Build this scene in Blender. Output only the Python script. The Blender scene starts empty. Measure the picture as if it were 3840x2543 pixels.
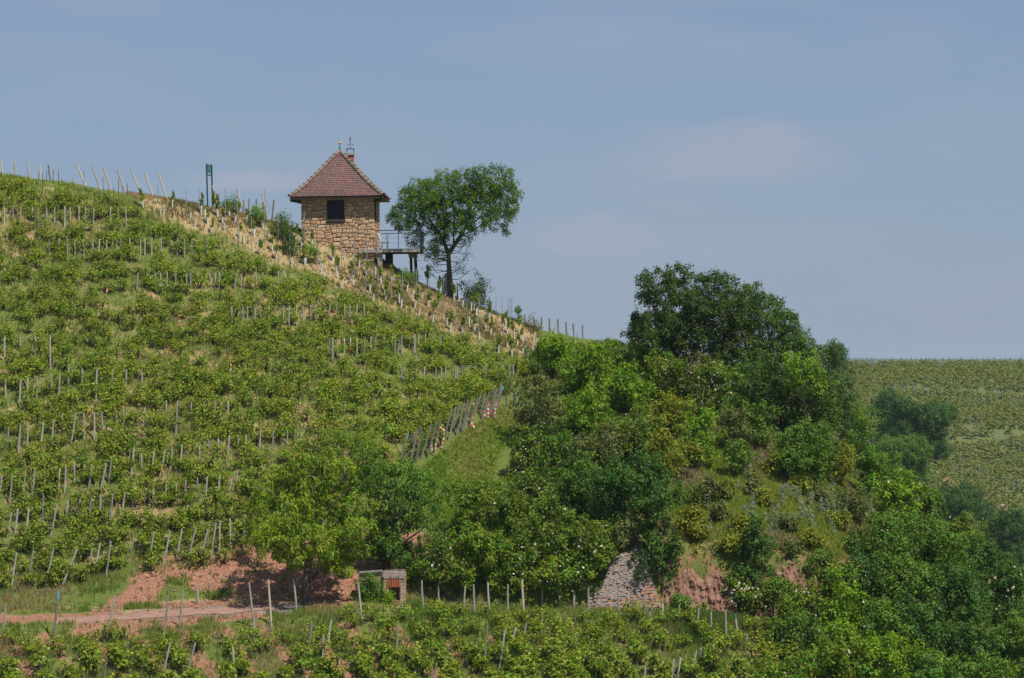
import bpy, math, random
import numpy as np
from mathutils import Vector, Matrix
PI = math.pi
R = math.radians
random.seed(7)
rs = np.random.RandomState(11)
sc = bpy.context.scene
COL = sc.collection

# ------------------------------------------------------------------ camera
F = 11520.0                 # focal length in photo pixels (photo 3840 wide)
CX, CY, HZ = 1920.0, 1271.5, 1340.0
PITCH = math.atan((HZ - CY) / F)
cam_d = bpy.data.cameras.new('camera')
cam_d.sensor_width = 36.0
cam_d.lens = 36.0 * F / 3840.0
cam_d.clip_start = 1.0
cam_d.clip_end = 40000.0
cam = bpy.data.objects.new('camera', cam_d)
COL.objects.link(cam)
cam.location = (0, 0, 0)
cam.rotation_euler = (PI / 2 + PITCH, 0, 0)
sc.camera = cam

# ------------------------------------------------------------------ light
SUN = Vector((0.40, -0.47, 1.0)).normalized()
SUN_EL = math.asin(SUN.z)
SUN_AZ = math.atan2(SUN.x, SUN.y)       # clockwise from +Y
sd = bpy.data.lights.new('sun', 'SUN')
sd.energy = 4.1
sd.angle = R(0.5)
sd.color = (1.0, 0.95, 0.86)
sun = bpy.data.objects.new('sun', sd)
COL.objects.link(sun)
sun.rotation_euler = SUN.to_track_quat('Z', 'Y').to_euler()
sun.location = (0, 0, 60)

w = bpy.data.worlds.new('World')
sc.world = w
w.use_nodes = True
nt = w.node_tree
nt.nodes.clear()
N = nt.nodes.new
L = nt.links.new
sky = N('ShaderNodeTexSky')
sky.sky_type = 'NISHITA'
sky.sun_disc = False
sky.sun_elevation = SUN_EL
sky.sun_rotation = SUN_AZ
sky.altitude = 400.0
sky.air_density = 1.0
sky.dust_density = 0.3
sky.ozone_density = 3.0
tint = N('ShaderNodeMix'); tint.data_type = 'RGBA'; tint.blend_type = 'MULTIPLY'
tint.inputs[0].default_value = 1.0
tint.inputs[7].default_value = (0.74, 0.72, 0.80, 1)
L(sky.outputs[0], tint.inputs[6])
# thin stretched veils of cloud, laid out by view direction
geo = N('ShaderNodeTexCoord')
mp = N('ShaderNodeMapping'); mp.inputs['Scale'].default_value = (9, 9, 42)
L(geo.outputs['Generated'], mp.inputs['Vector'])
n1 = N('ShaderNodeTexNoise'); n1.inputs['Scale'].default_value = 1.0
n1.inputs['Detail'].default_value = 5; n1.inputs['Roughness'].default_value = 0.55
L(mp.outputs[0], n1.inputs['Vector'])
cr = N('ShaderNodeValToRGB')
cr.color_ramp.elements[0].position = 0.46; cr.color_ramp.elements[0].color = (0, 0, 0, 1)
cr.color_ramp.elements[1].position = 0.80; cr.color_ramp.elements[1].color = (1, 1, 1, 1)
L(n1.outputs['Fac'], cr.inputs[0])

def cloud_patch(px, py, sx, sy, amt):
    """one soft-edged cloud centred at a direction (azimuth, elevation in radians)"""
    az = (px - CX) / F
    el = (HZ - py) / F
    sub = N('ShaderNodeVectorMath'); sub.operation = 'SUBTRACT'
    L(geo.outputs['Generated'], sub.inputs[0])
    sub.inputs[1].default_value = (math.sin(az), math.cos(az), math.sin(el))
    mul = N('ShaderNodeVectorMath'); mul.operation = 'MULTIPLY'
    L(sub.outputs[0], mul.inputs[0]); mul.inputs[1].default_value = (F / sx, F / sx, F / sy)
    nz = N('ShaderNodeTexNoise'); nz.inputs['Scale'].default_value = 1.7; nz.inputs['Detail'].default_value = 6
    L(mul.outputs[0], nz.inputs['Vector'])
    off = N('ShaderNodeVectorMath'); off.operation = 'MULTIPLY_ADD'
    L(nz.outputs['Color'], off.inputs[0]); off.inputs[1].default_value = (1.1, 1.1, 1.1)
    L(mul.outputs[0], off.inputs[2])
    off2 = N('ShaderNodeVectorMath'); off2.operation = 'SUBTRACT'
    L(off.outputs[0], off2.inputs[0]); off2.inputs[1].default_value = (0.55, 0.55, 0.55)
    ln = N('ShaderNodeVectorMath'); ln.operation = 'LENGTH'
    L(off2.outputs[0], ln.inputs[0])
    mr = N('ShaderNodeMapRange'); mr.interpolation_type = 'SMOOTHSTEP'
    mr.inputs[1].default_value = 0.25; mr.inputs[2].default_value = 1.05
    mr.inputs[3].default_value = amt; mr.inputs[4].default_value = 0.0
    L(ln.outputs['Value'], mr.inputs[0])
    return mr.outputs[0]

fac = N('ShaderNodeMath'); fac.operation = 'MULTIPLY'; fac.inputs[1].default_value = 0.34
L(cr.outputs[0], fac.inputs[0])
acc = fac.outputs[0]
for a in [(2760, 580, 640, 170, 0.42), (2880, 530, 300, 95, 0.55), (2260, 880, 420, 120, 0.40),
          (960, 680, 330, 55, 0.55), (1150, 650, 120, 50, 0.2), (3650, 480, 520, 220, 0.16),
          (240, 260, 400, 90, 0.06), (2150, 170, 700, 120, 0.08)]:
    m = N('ShaderNodeMath'); m.operation = 'MAXIMUM'
    L(acc, m.inputs[0]); L(cloud_patch(*a), m.inputs[1]); acc = m.outputs[0]
cm = N('ShaderNodeMix'); cm.data_type = 'RGBA'
veil = N('ShaderNodeMix'); veil.data_type = 'RGBA'     # even high summer haze over the whole sky
veil.inputs[0].default_value = 0.80
L(tint.outputs[2], veil.inputs[6]); veil.inputs[7].default_value = (1.50, 2.10, 3.06, 1)
L(acc, cm.inputs[0]); L(veil.outputs[2], cm.inputs[6])
cm.inputs[7].default_value = (2.9, 2.95, 3.6, 1)
bg = N('ShaderNodeBackground'); bg.inputs[1].default_value = 0.105
L(cm.outputs[2], bg.inputs[0])
wo = N('ShaderNodeOutputWorld'); L(bg.outputs[0], wo.inputs[0])

sc.view_settings.view_transform = 'Standard'
sc.view_settings.look = 'None'
sc.view_settings.exposure = 0.45
sc.view_settings.gamma = 1.0
sc.view_settings.use_curve_mapping = False
sc.render.engine = 'CYCLES'
sc.cycles.max_bounces = 6
sc.cycles.transparent_max_bounces = 8
sc.cycles.volume_bounces = 1

# ------------------------------------------------------------------ basic helpers
def ray(u, v):
    """world direction (y == 1) of a photo pixel"""
    dx = (u - CX) / F; dy = (CY - v) / F
    c, s = math.cos(PITCH), math.sin(PITCH)
    y = c - s * dy; z = s + c * dy
    return dx / y, z / y

def P(u, v, y):
    a, b = ray(u, v)
    return Vector((a * y, y, b * y))

def proj(x, y, z):
    """photo pixel of world points (numpy ok)"""
    c, s = math.cos(PITCH), math.sin(PITCH)
    dep = y * c + z * s; up = -y * s + z * c
    return CX + F * x / dep, CY - F * up / dep

def hash2(ix, iy, seed):
    h = (ix.astype(np.int64) * 374761393 + iy.astype(np.int64) * 668265263 + seed * 974634777) & 0xffffffff
    h = ((h ^ (h >> 13)) * 1274126177) & 0xffffffff
    return ((h ^ (h >> 16)) & 0xffff) / 65535.0

def vnoise(x, y, seed=0):
    x = np.asarray(x, float); y = np.asarray(y, float)
    ix, iy = np.floor(x), np.floor(y)
    fx, fy = x - ix, y - iy
    fx = fx * fx * (3 - 2 * fx); fy = fy * fy * (3 - 2 * fy)
    a = hash2(ix, iy, seed); b = hash2(ix + 1, iy, seed)
    c = hash2(ix, iy + 1, seed); d = hash2(ix + 1, iy + 1, seed)
    return (a * (1 - fx) + b * fx) * (1 - fy) + (c * (1 - fx) + d * fx) * fy

def fbm(x, y, seed=0, o=4):
    t = 0; a = 0.5
    for k in range(o):
        t = t + a * (vnoise(x * 2 ** k, y * 2 ** k, seed + k) - 0.5); a *= 0.55
    return t

def inpoly(u, v, poly):
    u = np.asarray(u, float); v = np.asarray(v, float)
    r = np.zeros(u.shape, bool)
    n = len(poly)
    for i in range(n):
        x1, y1 = poly[i]; x2, y2 = poly[(i + 1) % n]
        if y1 == y2: continue
        c = ((y1 > v) != (y2 > v)) & (u < (x2 - x1) * (v - y1) / (y2 - y1) + x1)
        r ^= c
    return r

def sstep(x, a, b):
    t = np.clip((x - a) / (b - a), 0, 1)
    return t * t * (3 - 2 * t)

# ------------------------------------------------------------------ materials
def mat(name):
    m = bpy.data.materials.new(name); m.use_nodes = True
    return m, m.node_tree, m.node_tree.nodes['Principled BSDF']

def nd(t, typ, **k):
    n = t.nodes.new(typ)
    for a, b in k.items(): setattr(n, a, b)
    return n

def ramp(t, fac, stops):
    r = nd(t, 'ShaderNodeValToRGB')
    els = r.color_ramp.elements
    while len(els) < len(stops): els.new(0.5)
    for e, (p, c) in zip(els, stops):
        e.position = p; e.color = tuple(c) + (1,)
    t.links.new(fac, r.inputs[0])
    return r.outputs[0]

def noise(t, scale, detail=4, coord='Object', rough=0.6, sx=None):
    tc = nd(t, 'ShaderNodeTexCoord')
    n = nd(t, 'ShaderNodeTexNoise'); n.inputs['Scale'].default_value = scale
    n.inputs['Detail'].default_value = detail; n.inputs['Roughness'].default_value = rough
    if sx:
        mpn = nd(t, 'ShaderNodeMapping'); mpn.inputs['Scale'].default_value = sx
        t.links.new(tc.outputs[coord], mpn.inputs[0]); t.links.new(mpn.outputs[0], n.inputs['Vector'])
    else:
        t.links.new(tc.outputs[coord], n.inputs['Vector'])
    return n.outputs['Fac']

def mixc(t, a, b, fac, mode='MIX'):
    m = nd(t, 'ShaderNodeMix'); m.data_type = 'RGBA'; m.blend_type = mode
    for s, v in ((m.inputs[0], fac), (m.inputs[6], a), (m.inputs[7], b)):
        if hasattr(v, 'is_output') or isinstance(v, bpy.types.NodeSocket): t.links.new(v, s)
        elif isinstance(v, (int, float)): s.default_value = v
        else: s.default_value = tuple(v) + (1,)
    return m.outputs[2]

def bump(t, b, h, strength=0.4, dist=0.05):
    n = nd(t, 'ShaderNodeBump'); n.inputs['Strength'].default_value = strength
    n.inputs['Distance'].default_value = dist
    t.links.new(h, n.inputs['Height']); t.links.new(n.outputs[0], b.inputs['Normal'])

def simple(name, c1, c2, scale=6, rough=0.85, rnd=0.0, metal=0.0, bmp=0.3, sx=None, spec=0.3):
    m, t, b = mat(name)
    n = noise(t, scale, sx=sx)
    col = ramp(t, n, [(0.3, c1), (0.7, c2)])
    if rnd:
        oi = nd(t, 'ShaderNodeObjectInfo')
        r = nd(t, 'ShaderNodeMapRange'); r.inputs[3].default_value = 1 - rnd; r.inputs[4].default_value = 1 + rnd
        t.links.new(oi.outputs['Random'], r.inputs[0])
        hs = nd(t, 'ShaderNodeHueSaturation'); t.links.new(col, hs.inputs['Color']); t.links.new(r.outputs[0], hs.inputs['Value'])
        col = hs.outputs[0]
    t.links.new(col, b.inputs['Base Color'])
    b.inputs['Roughness'].default_value = rough
    b.inputs['Metallic'].default_value = metal
    b.inputs['Specular IOR Level'].default_value = spec
    if bmp: bump(t, b, n, bmp, 0.02)
    return m

def leaf_material(name, transl=0.30):
    m, t, b = mat(name)
    at = nd(t, 'ShaderNodeAttribute', attribute_name='Col')
    b.inputs['Roughness'].default_value = 0.55
    b.inputs['Specular IOR Level'].default_value = 0.22
    t.links.new(at.outputs['Color'], b.inputs['Base Color'])
    tr = nd(t, 'ShaderNodeBsdfTranslucent')
    tc = mixc(t, at.outputs['Color'], (1.25, 1.15, 0.45), 1.0, 'MULTIPLY')
    t.links.new(tc, tr.inputs[0])
    mx = nd(t, 'ShaderNodeMixShader'); mx.inputs[0].default_value = transl
    t.links.new(b.outputs[0], mx.inputs[1]); t.links.new(tr.outputs[0], mx.inputs[2])
    t.links.new(mx.outputs[0], t.nodes['Material Output'].inputs[0])
    return m

M = {}
M['leaf'] = leaf_material('leaves', 0.36)
M['grass'] = leaf_material('grass_blades', 0.40)
M['petal'] = simple('petals', (0.75, 0.66, 0.62), (0.85, 0.80, 0.78), 30, bmp=0)
M['bark'] = simple('bark', (0.045, 0.035, 0.028), (0.12, 0.09, 0.07), 14, bmp=0.6, sx=(1, 1, 0.25))
M['vinewood'] = simple('vine_bark', (0.018, 0.014, 0.012), (0.06, 0.045, 0.035), 25, bmp=0.6)
M['twig'] = simple('dry_twigs', (0.10, 0.08, 0.06), (0.22, 0.18, 0.13), 14, bmp=0)
M['post'] = simple('weathered_post_wood', (0.22, 0.20, 0.18), (0.40, 0.37, 0.33), 9, rnd=0.28, bmp=0.5, sx=(4, 4, 0.4))
M['postdark'] = simple('old_dark_post_wood', (0.13, 0.115, 0.11), (0.26, 0.23, 0.21), 9, rnd=0.2, bmp=0.5, sx=(4, 4, 0.4))
M['pale'] = simple('pale_end_post_wood', (0.34, 0.27, 0.21), (0.55, 0.46, 0.37), 9, rnd=0.15, bmp=0.5, sx=(4, 4, 0.4))
M['steel'] = simple('galvanised_steel', (0.20, 0.23, 0.27), (0.34, 0.37, 0.41), 5, rough=0.5, metal=0.35, rnd=0.15, bmp=0)
M['rust'] = simple('rusty_steel', (0.055, 0.032, 0.024), (0.13, 0.075, 0.055), 12, rnd=0.2, bmp=0)
M['tube'] = simple('pale_grow_tube', (0.46, 0.49, 0.44), (0.62, 0.64, 0.59), 4, rough=0.6, rnd=0.08, bmp=0)
M['tapered'] = simple('red_tape', (0.62, 0.05, 0.04), (0.70, 0.09, 0.06), 4, rough=0.5, bmp=0)
M['tapewhite'] = simple('white_tape', (0.58, 0.57, 0.57), (0.66, 0.65, 0.64), 4, rough=0.5, bmp=0)
M['bluepaint'] = simple('blue_paint', (0.10, 0.26, 0.42), (0.16, 0.34, 0.50), 6, bmp=0)
M['greenpaint'] = simple('green_paint_mark', (0.02, 0.16, 0.12), (0.04, 0.22, 0.16), 6, bmp=0)
M['redpaint'] = simple('red_paint_mark', (0.22, 0.06, 0.05), (0.30, 0.09, 0.07), 6, bmp=0)
M['signgreen'] = simple('dark_green_enamel', (0.006, 0.055, 0.052), (0.012, 0.080, 0.072), 3, rough=0.4, bmp=0)
M['signback'] = simple('board_back_green', (0.045, 0.13, 0.12), (0.06, 0.16, 0.14), 3, rough=0.5, bmp=0)
M['white'] = simple('white_plastic', (0.74, 0.73, 0.70), (0.82, 0.81, 0.78), 3, rough=0.5, bmp=0)
M['mortar'] = simple('mortar', (0.26, 0.19, 0.13), (0.42, 0.31, 0.21), 9, bmp=0.7)
M['concrete'] = simple('weathered_concrete', (0.22, 0.20, 0.185), (0.38, 0.345, 0.31), 4, bmp=0.4)
M['oldwood'] = simple('dark_old_timber', (0.030, 0.022, 0.020), (0.075, 0.055, 0.045), 8, bmp=0.4, sx=(1, 1, 5))
M['shutter'] = simple('dark_shutter', (0.012, 0.012, 0.017), (0.022, 0.022, 0.028), 8, rough=0.7, bmp=0)
M['brick'] = simple('red_brick', (0.33, 0.085, 0.045), (0.46, 0.14, 0.075), 10, rnd=0.15, bmp=0.4)
M['gold'] = simple('gilded_ball', (0.75, 0.48, 0.10), (0.85, 0.58, 0.16), 3, rough=0.25, metal=1.0, bmp=0)
M['copper'] = simple('green_copper', (0.03, 0.16, 0.11), (0.05, 0.24, 0.17), 9, rough=0.6, bmp=0)
M['iron'] = simple('dark_iron', (0.03, 0.032, 0.036), (0.07, 0.07, 0.075), 9, rough=0.6, bmp=0)
M['rail'] = simple('dark_handrail', (0.015, 0.03, 0.04), (0.03, 0.05, 0.06), 9, rough=0.6, bmp=0)

def stone_material(name, cols, sc1=2.5):
    m, t, b = mat(name)
    oi = nd(t, 'ShaderNodeObjectInfo')
    n = noise(t, sc1, 6)
    base = ramp(t, oi.outputs['Random'], cols)
    v = ramp(t, n, [(0.3, (0.78, 0.77, 0.76)), (0.72, (1.38, 1.34, 1.30))])
    col = mixc(t, base, v, 1.0, 'MULTIPLY')
    t.links.new(col, b.inputs['Base Color']); b.inputs['Roughness'].default_value = 0.9
    b.inputs['Specular IOR Level'].default_value = 0.15
    bump(t, b, noise(t, sc1 * 5, 6), 0.7, 0.03)
    return m
M['stone'] = stone_material('sandstone', [(0.0, (0.47, 0.31, 0.18)), (0.2, (0.53, 0.37, 0.23)), (0.4, (0.43, 0.26, 0.145)),
                                          (0.55, (0.52, 0.39, 0.26)), (0.7, (0.40, 0.225, 0.125)), (0.85, (0.45, 0.35, 0.25)), (1.0, (0.36, 0.19, 0.11))])
M['stonegrey'] = stone_material('lichen_grey_stone', [(0.0, (0.22, 0.185, 0.165)), (0.35, (0.26, 0.225, 0.20)), (0.7, (0.235, 0.185, 0.16)), (1.0, (0.28, 0.25, 0.225))], 6)
M['stonered'] = stone_material('red_sandstone', [(0.0, (0.28, 0.185, 0.145)), (0.35, (0.36, 0.165, 0.10)), (0.7, (0.27, 0.20, 0.16)), (1.0, (0.40, 0.20, 0.12))], 6)

# roof tiles: colour comes from each tile's own fired colour
m, t, b = mat('clay_roof_tile')
at = nd(t, 'ShaderNodeAttribute', attribute_name='Col')
nn = noise(t, 7, 5)
v = ramp(t, nn, [(0.3, (0.80, 0.80, 0.80)), (0.75, (1.15, 1.12, 1.1))])
t.links.new(mixc(t, at.outputs['Color'], v, 1.0, 'MULTIPLY'), b.inputs['Base Color'])
b.inputs['Roughness'].default_value = 0.75
M['tile'] = m
M['hiptile'] = simple('mossy_hip_tile', (0.10, 0.078, 0.064), (0.23, 0.185, 0.15), 7, rnd=0.25, bmp=0.6)

# ground: Col.r soil, Col.g dry straw, Col.b asphalt ; rest green
def ground_material(name):
    m, t, b = mat(name)
    at = nd(t, 'ShaderNodeAttribute', attribute_name='Col')
    sp = nd(t, 'ShaderNodeSeparateColor'); t.links.new(at.outputs['Color'], sp.inputs[0])
    nA = noise(t, 0.9, 8, rough=0.7); nB = noise(t, 3.3, 7, rough=0.7); nC = noise(t, 12.0, 5, rough=0.7)
    nD = noise(t, 5.0, 6, rough=0.75)
    green = ramp(t, nB, [(0.25, (0.070, 0.098, 0.018)), (0.5, (0.105, 0.138, 0.028)), (0.75, (0.165, 0.17, 0.055))])
    dry = ramp(t, nC, [(0.25, (0.20, 0.135, 0.065)), (0.5, (0.33, 0.24, 0.12)), (0.78, (0.46, 0.36, 0.20))])
    soil = ramp(t, nD, [(0.2, (0.125, 0.058, 0.038)), (0.42, (0.235, 0.110, 0.070)), (0.58, (0.32, 0.165, 0.108)), (0.74, (0.42, 0.28, 0.175))])
    asp = ramp(t, nC, [(0.3, (0.17, 0.135, 0.12)), (0.7, (0.27, 0.215, 0.19))])
    def thr(w, n, k=0.55):
        a = nd(t, 'ShaderNodeMath', operation='MULTIPLY_ADD'); t.links.new(n, a.inputs[0]); a.inputs[1].default_value = k * 2
        a.inputs[2].default_value = -k
        c = nd(t, 'ShaderNodeMath', operation='ADD'); t.links.new(a.outputs[0], c.inputs[0]); t.links.new(w, c.inputs[1])
        r = nd(t, 'ShaderNodeMapRange', interpolation_type='SMOOTHSTEP'); r.inputs[1].default_value = 0.38; r.inputs[2].default_value = 0.62
        t.links.new(c.outputs[0], r.inputs[0]); return r.outputs[0]
    c1 = mixc(t, green, dry, thr(sp.outputs[1], nA))
    nE = noise(t, 1.7, 8, rough=0.7)
    c2 = mixc(t, c1, soil, thr(sp.outputs[0], nE))
    c3 = mixc(t, c2, asp, thr(sp.outputs[2], nC, 0.2))
    t.links.new(c3, b.inputs['Base Color'])
    b.inputs['Roughness'].default_value = 0.95; b.inputs['Specular IOR Level'].default_value = 0.1
    bump(t, b, nC, 0.8, 0.06)
    return m
M['ground'] = ground_material('hillside_ground')

def plain_ground(name, c1, c2, c3, s):
    m, t, b = mat(name)
    n = noise(t, s, 8, rough=0.7)
    t.links.new(ramp(t, n, [(0.3, c1), (0.5, c2), (0.7, c3)]), b.inputs['Base Color'])
    b.inputs['Roughness'].default_value = 0.95
    bump(t, b, n, 0.6, 0.2)
    return m
M['fargreen'] = plain_ground('far_slope_ground', (0.085, 0.105, 0.028), (0.10, 0.12, 0.032), (0.125, 0.125, 0.045), 0.25)
M['valley'] = plain_ground('valley_fields', (0.06, 0.09, 0.03), (0.10, 0.13, 0.04), (0.15, 0.15, 0.06), 0.02)
M['hills'] = plain_ground('wooded_hills', (0.03, 0.05, 0.02), (0.045, 0.07, 0.03), (0.06, 0.08, 0.03), 0.004)
# red rock
m, t, b = mat('red_layered_rock')
nn = noise(t, 2.2, 8, rough=0.7, sx=(1.6, 1.6, 0.5))
n2 = noise(t, 9, 6, rough=0.7, sx=(1.8, 1.8, 0.35))
base = ramp(t, nn, [(0.25, (0.13, 0.068, 0.048)), (0.42, (0.28, 0.145, 0.10)), (0.58, (0.40, 0.225, 0.150)), (0.70, (0.36, 0.25, 0.09))])
v = ramp(t, n2, [(0.35, (0.30, 0.28, 0.27)), (0.5, (0.95, 0.95, 0.95)), (0.8, (1.3, 1.25, 1.2))])
t.links.new(mixc(t, base, v, 1.0, 'MULTIPLY'), b.inputs['Base Color']); b.inputs['Roughness'].default_value = 0.95
bump(t, b, n2, 1.0, 0.12)
M['rock'] = m

# ------------------------------------------------------------------ mesh building
class MB:
    def __init__(s): s.v = []; s.f = []; s.mi = []
    def add(s, verts, faces, mi=0):
        o = len(s.v); s.v += [tuple(p) for p in verts]
        s.f += [tuple(i + o for i in f) for f in faces]; s.mi += [mi] * len(faces)
    def box(s, x0, y0, z0, x1, y1, z1, mi=0):
        s.add([(x0, y0, z0), (x1, y0, z0), (x1, y1, z0), (x0, y1, z0), (x0, y0, z1), (x1, y0, z1), (x1, y1, z1), (x0, y1, z1)],
              [(0, 3, 2, 1), (4, 5, 6, 7), (0, 1, 5, 4), (1, 2, 6, 5), (2, 3, 7, 6), (3, 0, 4, 7)], mi)
    def hexa(s, p, mi=0):
        s.add(p, [(0, 3, 2, 1), (4, 5, 6, 7), (0, 1, 5, 4), (1, 2, 6, 5), (2, 3, 7, 6), (3, 0, 4, 7)], mi)
    def tube(s, pts, rad, n=6, mi=0, cap=True):
        pts = [Vector(p) for p in pts]
        rings = []
        o = len(s.v)
        for i, p in enumerate(pts):
            d = (pts[min(i + 1, len(pts) - 1)] - pts[max(i - 1, 0)])
            d = d.normalized() if d.length > 1e-9 else Vector((0, 0, 1))
            a = d.cross(Vector((0, 1, 0))) if abs(d.y) < 0.9 else d.cross(Vector((1, 0, 0)))
            a.normalize(); bb = d.cross(a)
            r = rad[i] if isinstance(rad, (list, tuple)) else rad
            for k in range(n):
                an = 2 * PI * k / n
                s.v.append(tuple(p + (a * math.cos(an) + bb * math.sin(an)) * r))
        for i in range(len(pts) - 1):
            for k in range(n):
                k2 = (k + 1) % n
                s.f.append((o + i * n + k, o + i * n + k2, o + (i + 1) * n + k2, o + (i + 1) * n + k)); s.mi.append(mi)
        if cap:
            s.f.append(tuple(o + k for k in reversed(range(n)))); s.mi.append(mi)
            s.f.append(tuple(o + (len(pts) - 1) * n + k for k in range(n))); s.mi.append(mi)
    def sphere(s, c, r, n=10, m_=6, mi=0):
        prof = [(c[2] - r * math.cos(PI * j / m_), r * math.sin(PI * j / m_) + 1e-4) for j in range(m_ + 1)]
        s.tube([(c[0], c[1], z) for z, _ in prof], [q for _, q in prof], n, mi)
    def mesh(s, name, mats, smooth=False):
        me = bpy.data.meshes.new(name)
        me.from_pydata(s.v, [], s.f)
        for m in mats: me.materials.append(M[m])
        if len(mats) > 1: me.polygons.foreach_set('material_index', s.mi)
        if smooth: me.polygons.foreach_set('use_smooth', [True] * len(me.polygons))
        me.update()
        return me

def link(name, me, parent=None, loc=None):
    o = bpy.data.objects.new(name, me); COL.objects.link(o)
    if parent is not None: o.parent = parent
    if loc is not None: o.location = loc
    return o

def tag(o, label=None, cat=None, group=None, kind=None):
    if label:
        if len(label.split()) > 16: label = label.replace(' from the ', ' from ')
        if len(label.split()) > 16: label = label.replace(' the ', ' ', 1)
        o['label'] = label
    if cat: o['category'] = cat
    if group: o['group'] = group
    if kind: o['kind'] = kind
    return o

def empty(name, loc, label, cat, group=None, rz=0.0):
    o = bpy.data.objects.new(name, None); COL.objects.link(o)
    o.location = loc; o.rotation_euler = (0, 0, rz); o.empty_display_size = 0.3
    return tag(o, label, cat, group)

def quad_mesh(name, V, C, matname):
    """V (n,4,3) quads, C (n,3) colours -> mesh with a colour attribute"""
    n = len(V)
    me = bpy.data.meshes.new(name)
    me.vertices.add(n * 4); me.loops.add(n * 4); me.polygons.add(n)
    me.vertices.foreach_set('co', np.ascontiguousarray(V, np.float32).ravel())
    me.loops.foreach_set('vertex_index', np.arange(n * 4, dtype=np.int32))
    me.polygons.foreach_set('loop_start', np.arange(0, n * 4, 4, dtype=np.int32))
    a = me.attributes.new('Col', 'FLOAT_COLOR', 'POINT')
    c4 = np.ones((n, 4, 4), np.float32); c4[:, :, :3] = C[:, None, :]
    a.data.foreach_set('color', c4.ravel())
    me.materials.append(M[matname])
    me.update(calc_edges=True)
    return me

# ------------------------------------------------------------------ leaves
PAL = {  # base, tip, share of tips
    'cherry': ((0.179, 0.278, 0.015), (0.330, 0.235, 0.030), 0.07),
    'cherry2': ((0.139, 0.233, 0.015), (0.264, 0.235, 0.035), 0.10),
    'bright': ((0.149, 0.273, 0.010), (0.286, 0.331, 0.025), 0.12),
    'rose': ((0.120, 0.197, 0.015), (0.220, 0.213, 0.040), 0.10),
    'mid': ((0.105, 0.200, 0.020), (0.143, 0.213, 0.035), 0.10),
    'grey': ((0.125, 0.155, 0.038), (0.18, 0.17, 0.06), 0.12),
    'dark': ((0.064, 0.138, 0.021), (0.088, 0.171, 0.030), 0.10),
    'maple': ((0.055, 0.108, 0.013), (0.11, 0.115, 0.020), 0.12),
    'yellow': ((0.188, 0.217, 0.015), (0.242, 0.267, 0.022), 0.22),
    'blue': ((0.077, 0.135, 0.039), (0.099, 0.160, 0.050), 0.10),
    'hut': ((0.086, 0.171, 0.010), (0.132, 0.235, 0.020), 0.18),
    'deep': ((0.067, 0.129, 0.016), (0.12, 0.17, 0.025), 0.10),
    'vine': ((0.182, 0.262, 0.018), (0.30, 0.30, 0.05), 0.16),
    'far': ((0.170, 0.205, 0.050), (0.23, 0.23, 0.08), 0.12),
}

def leaf_quads(pos, nrm, along, ln, wd):
    """rhombic leaves: pos (n,3), nrm (n,3), along (n,3)"""
    al = along - nrm * np.sum(along * nrm, 1, keepdims=True)
    al /= np.linalg.norm(al, axis=1, keepdims=True) + 1e-9
    sd_ = np.cross(nrm, al)
    ln = ln[:, None]; wd = wd[:, None]
    base = pos
    mid = pos + al * ln * 0.45
    tip = pos + al * ln - np.array([0, 0, 0.18]) * ln
    return np.stack([base, mid + sd_ * wd * 0.5, tip, mid - sd_ * wd * 0.5], 1)

def unit(a): return a / (np.linalg.norm(a, axis=1, keepdims=True) + 1e-9)

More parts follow.
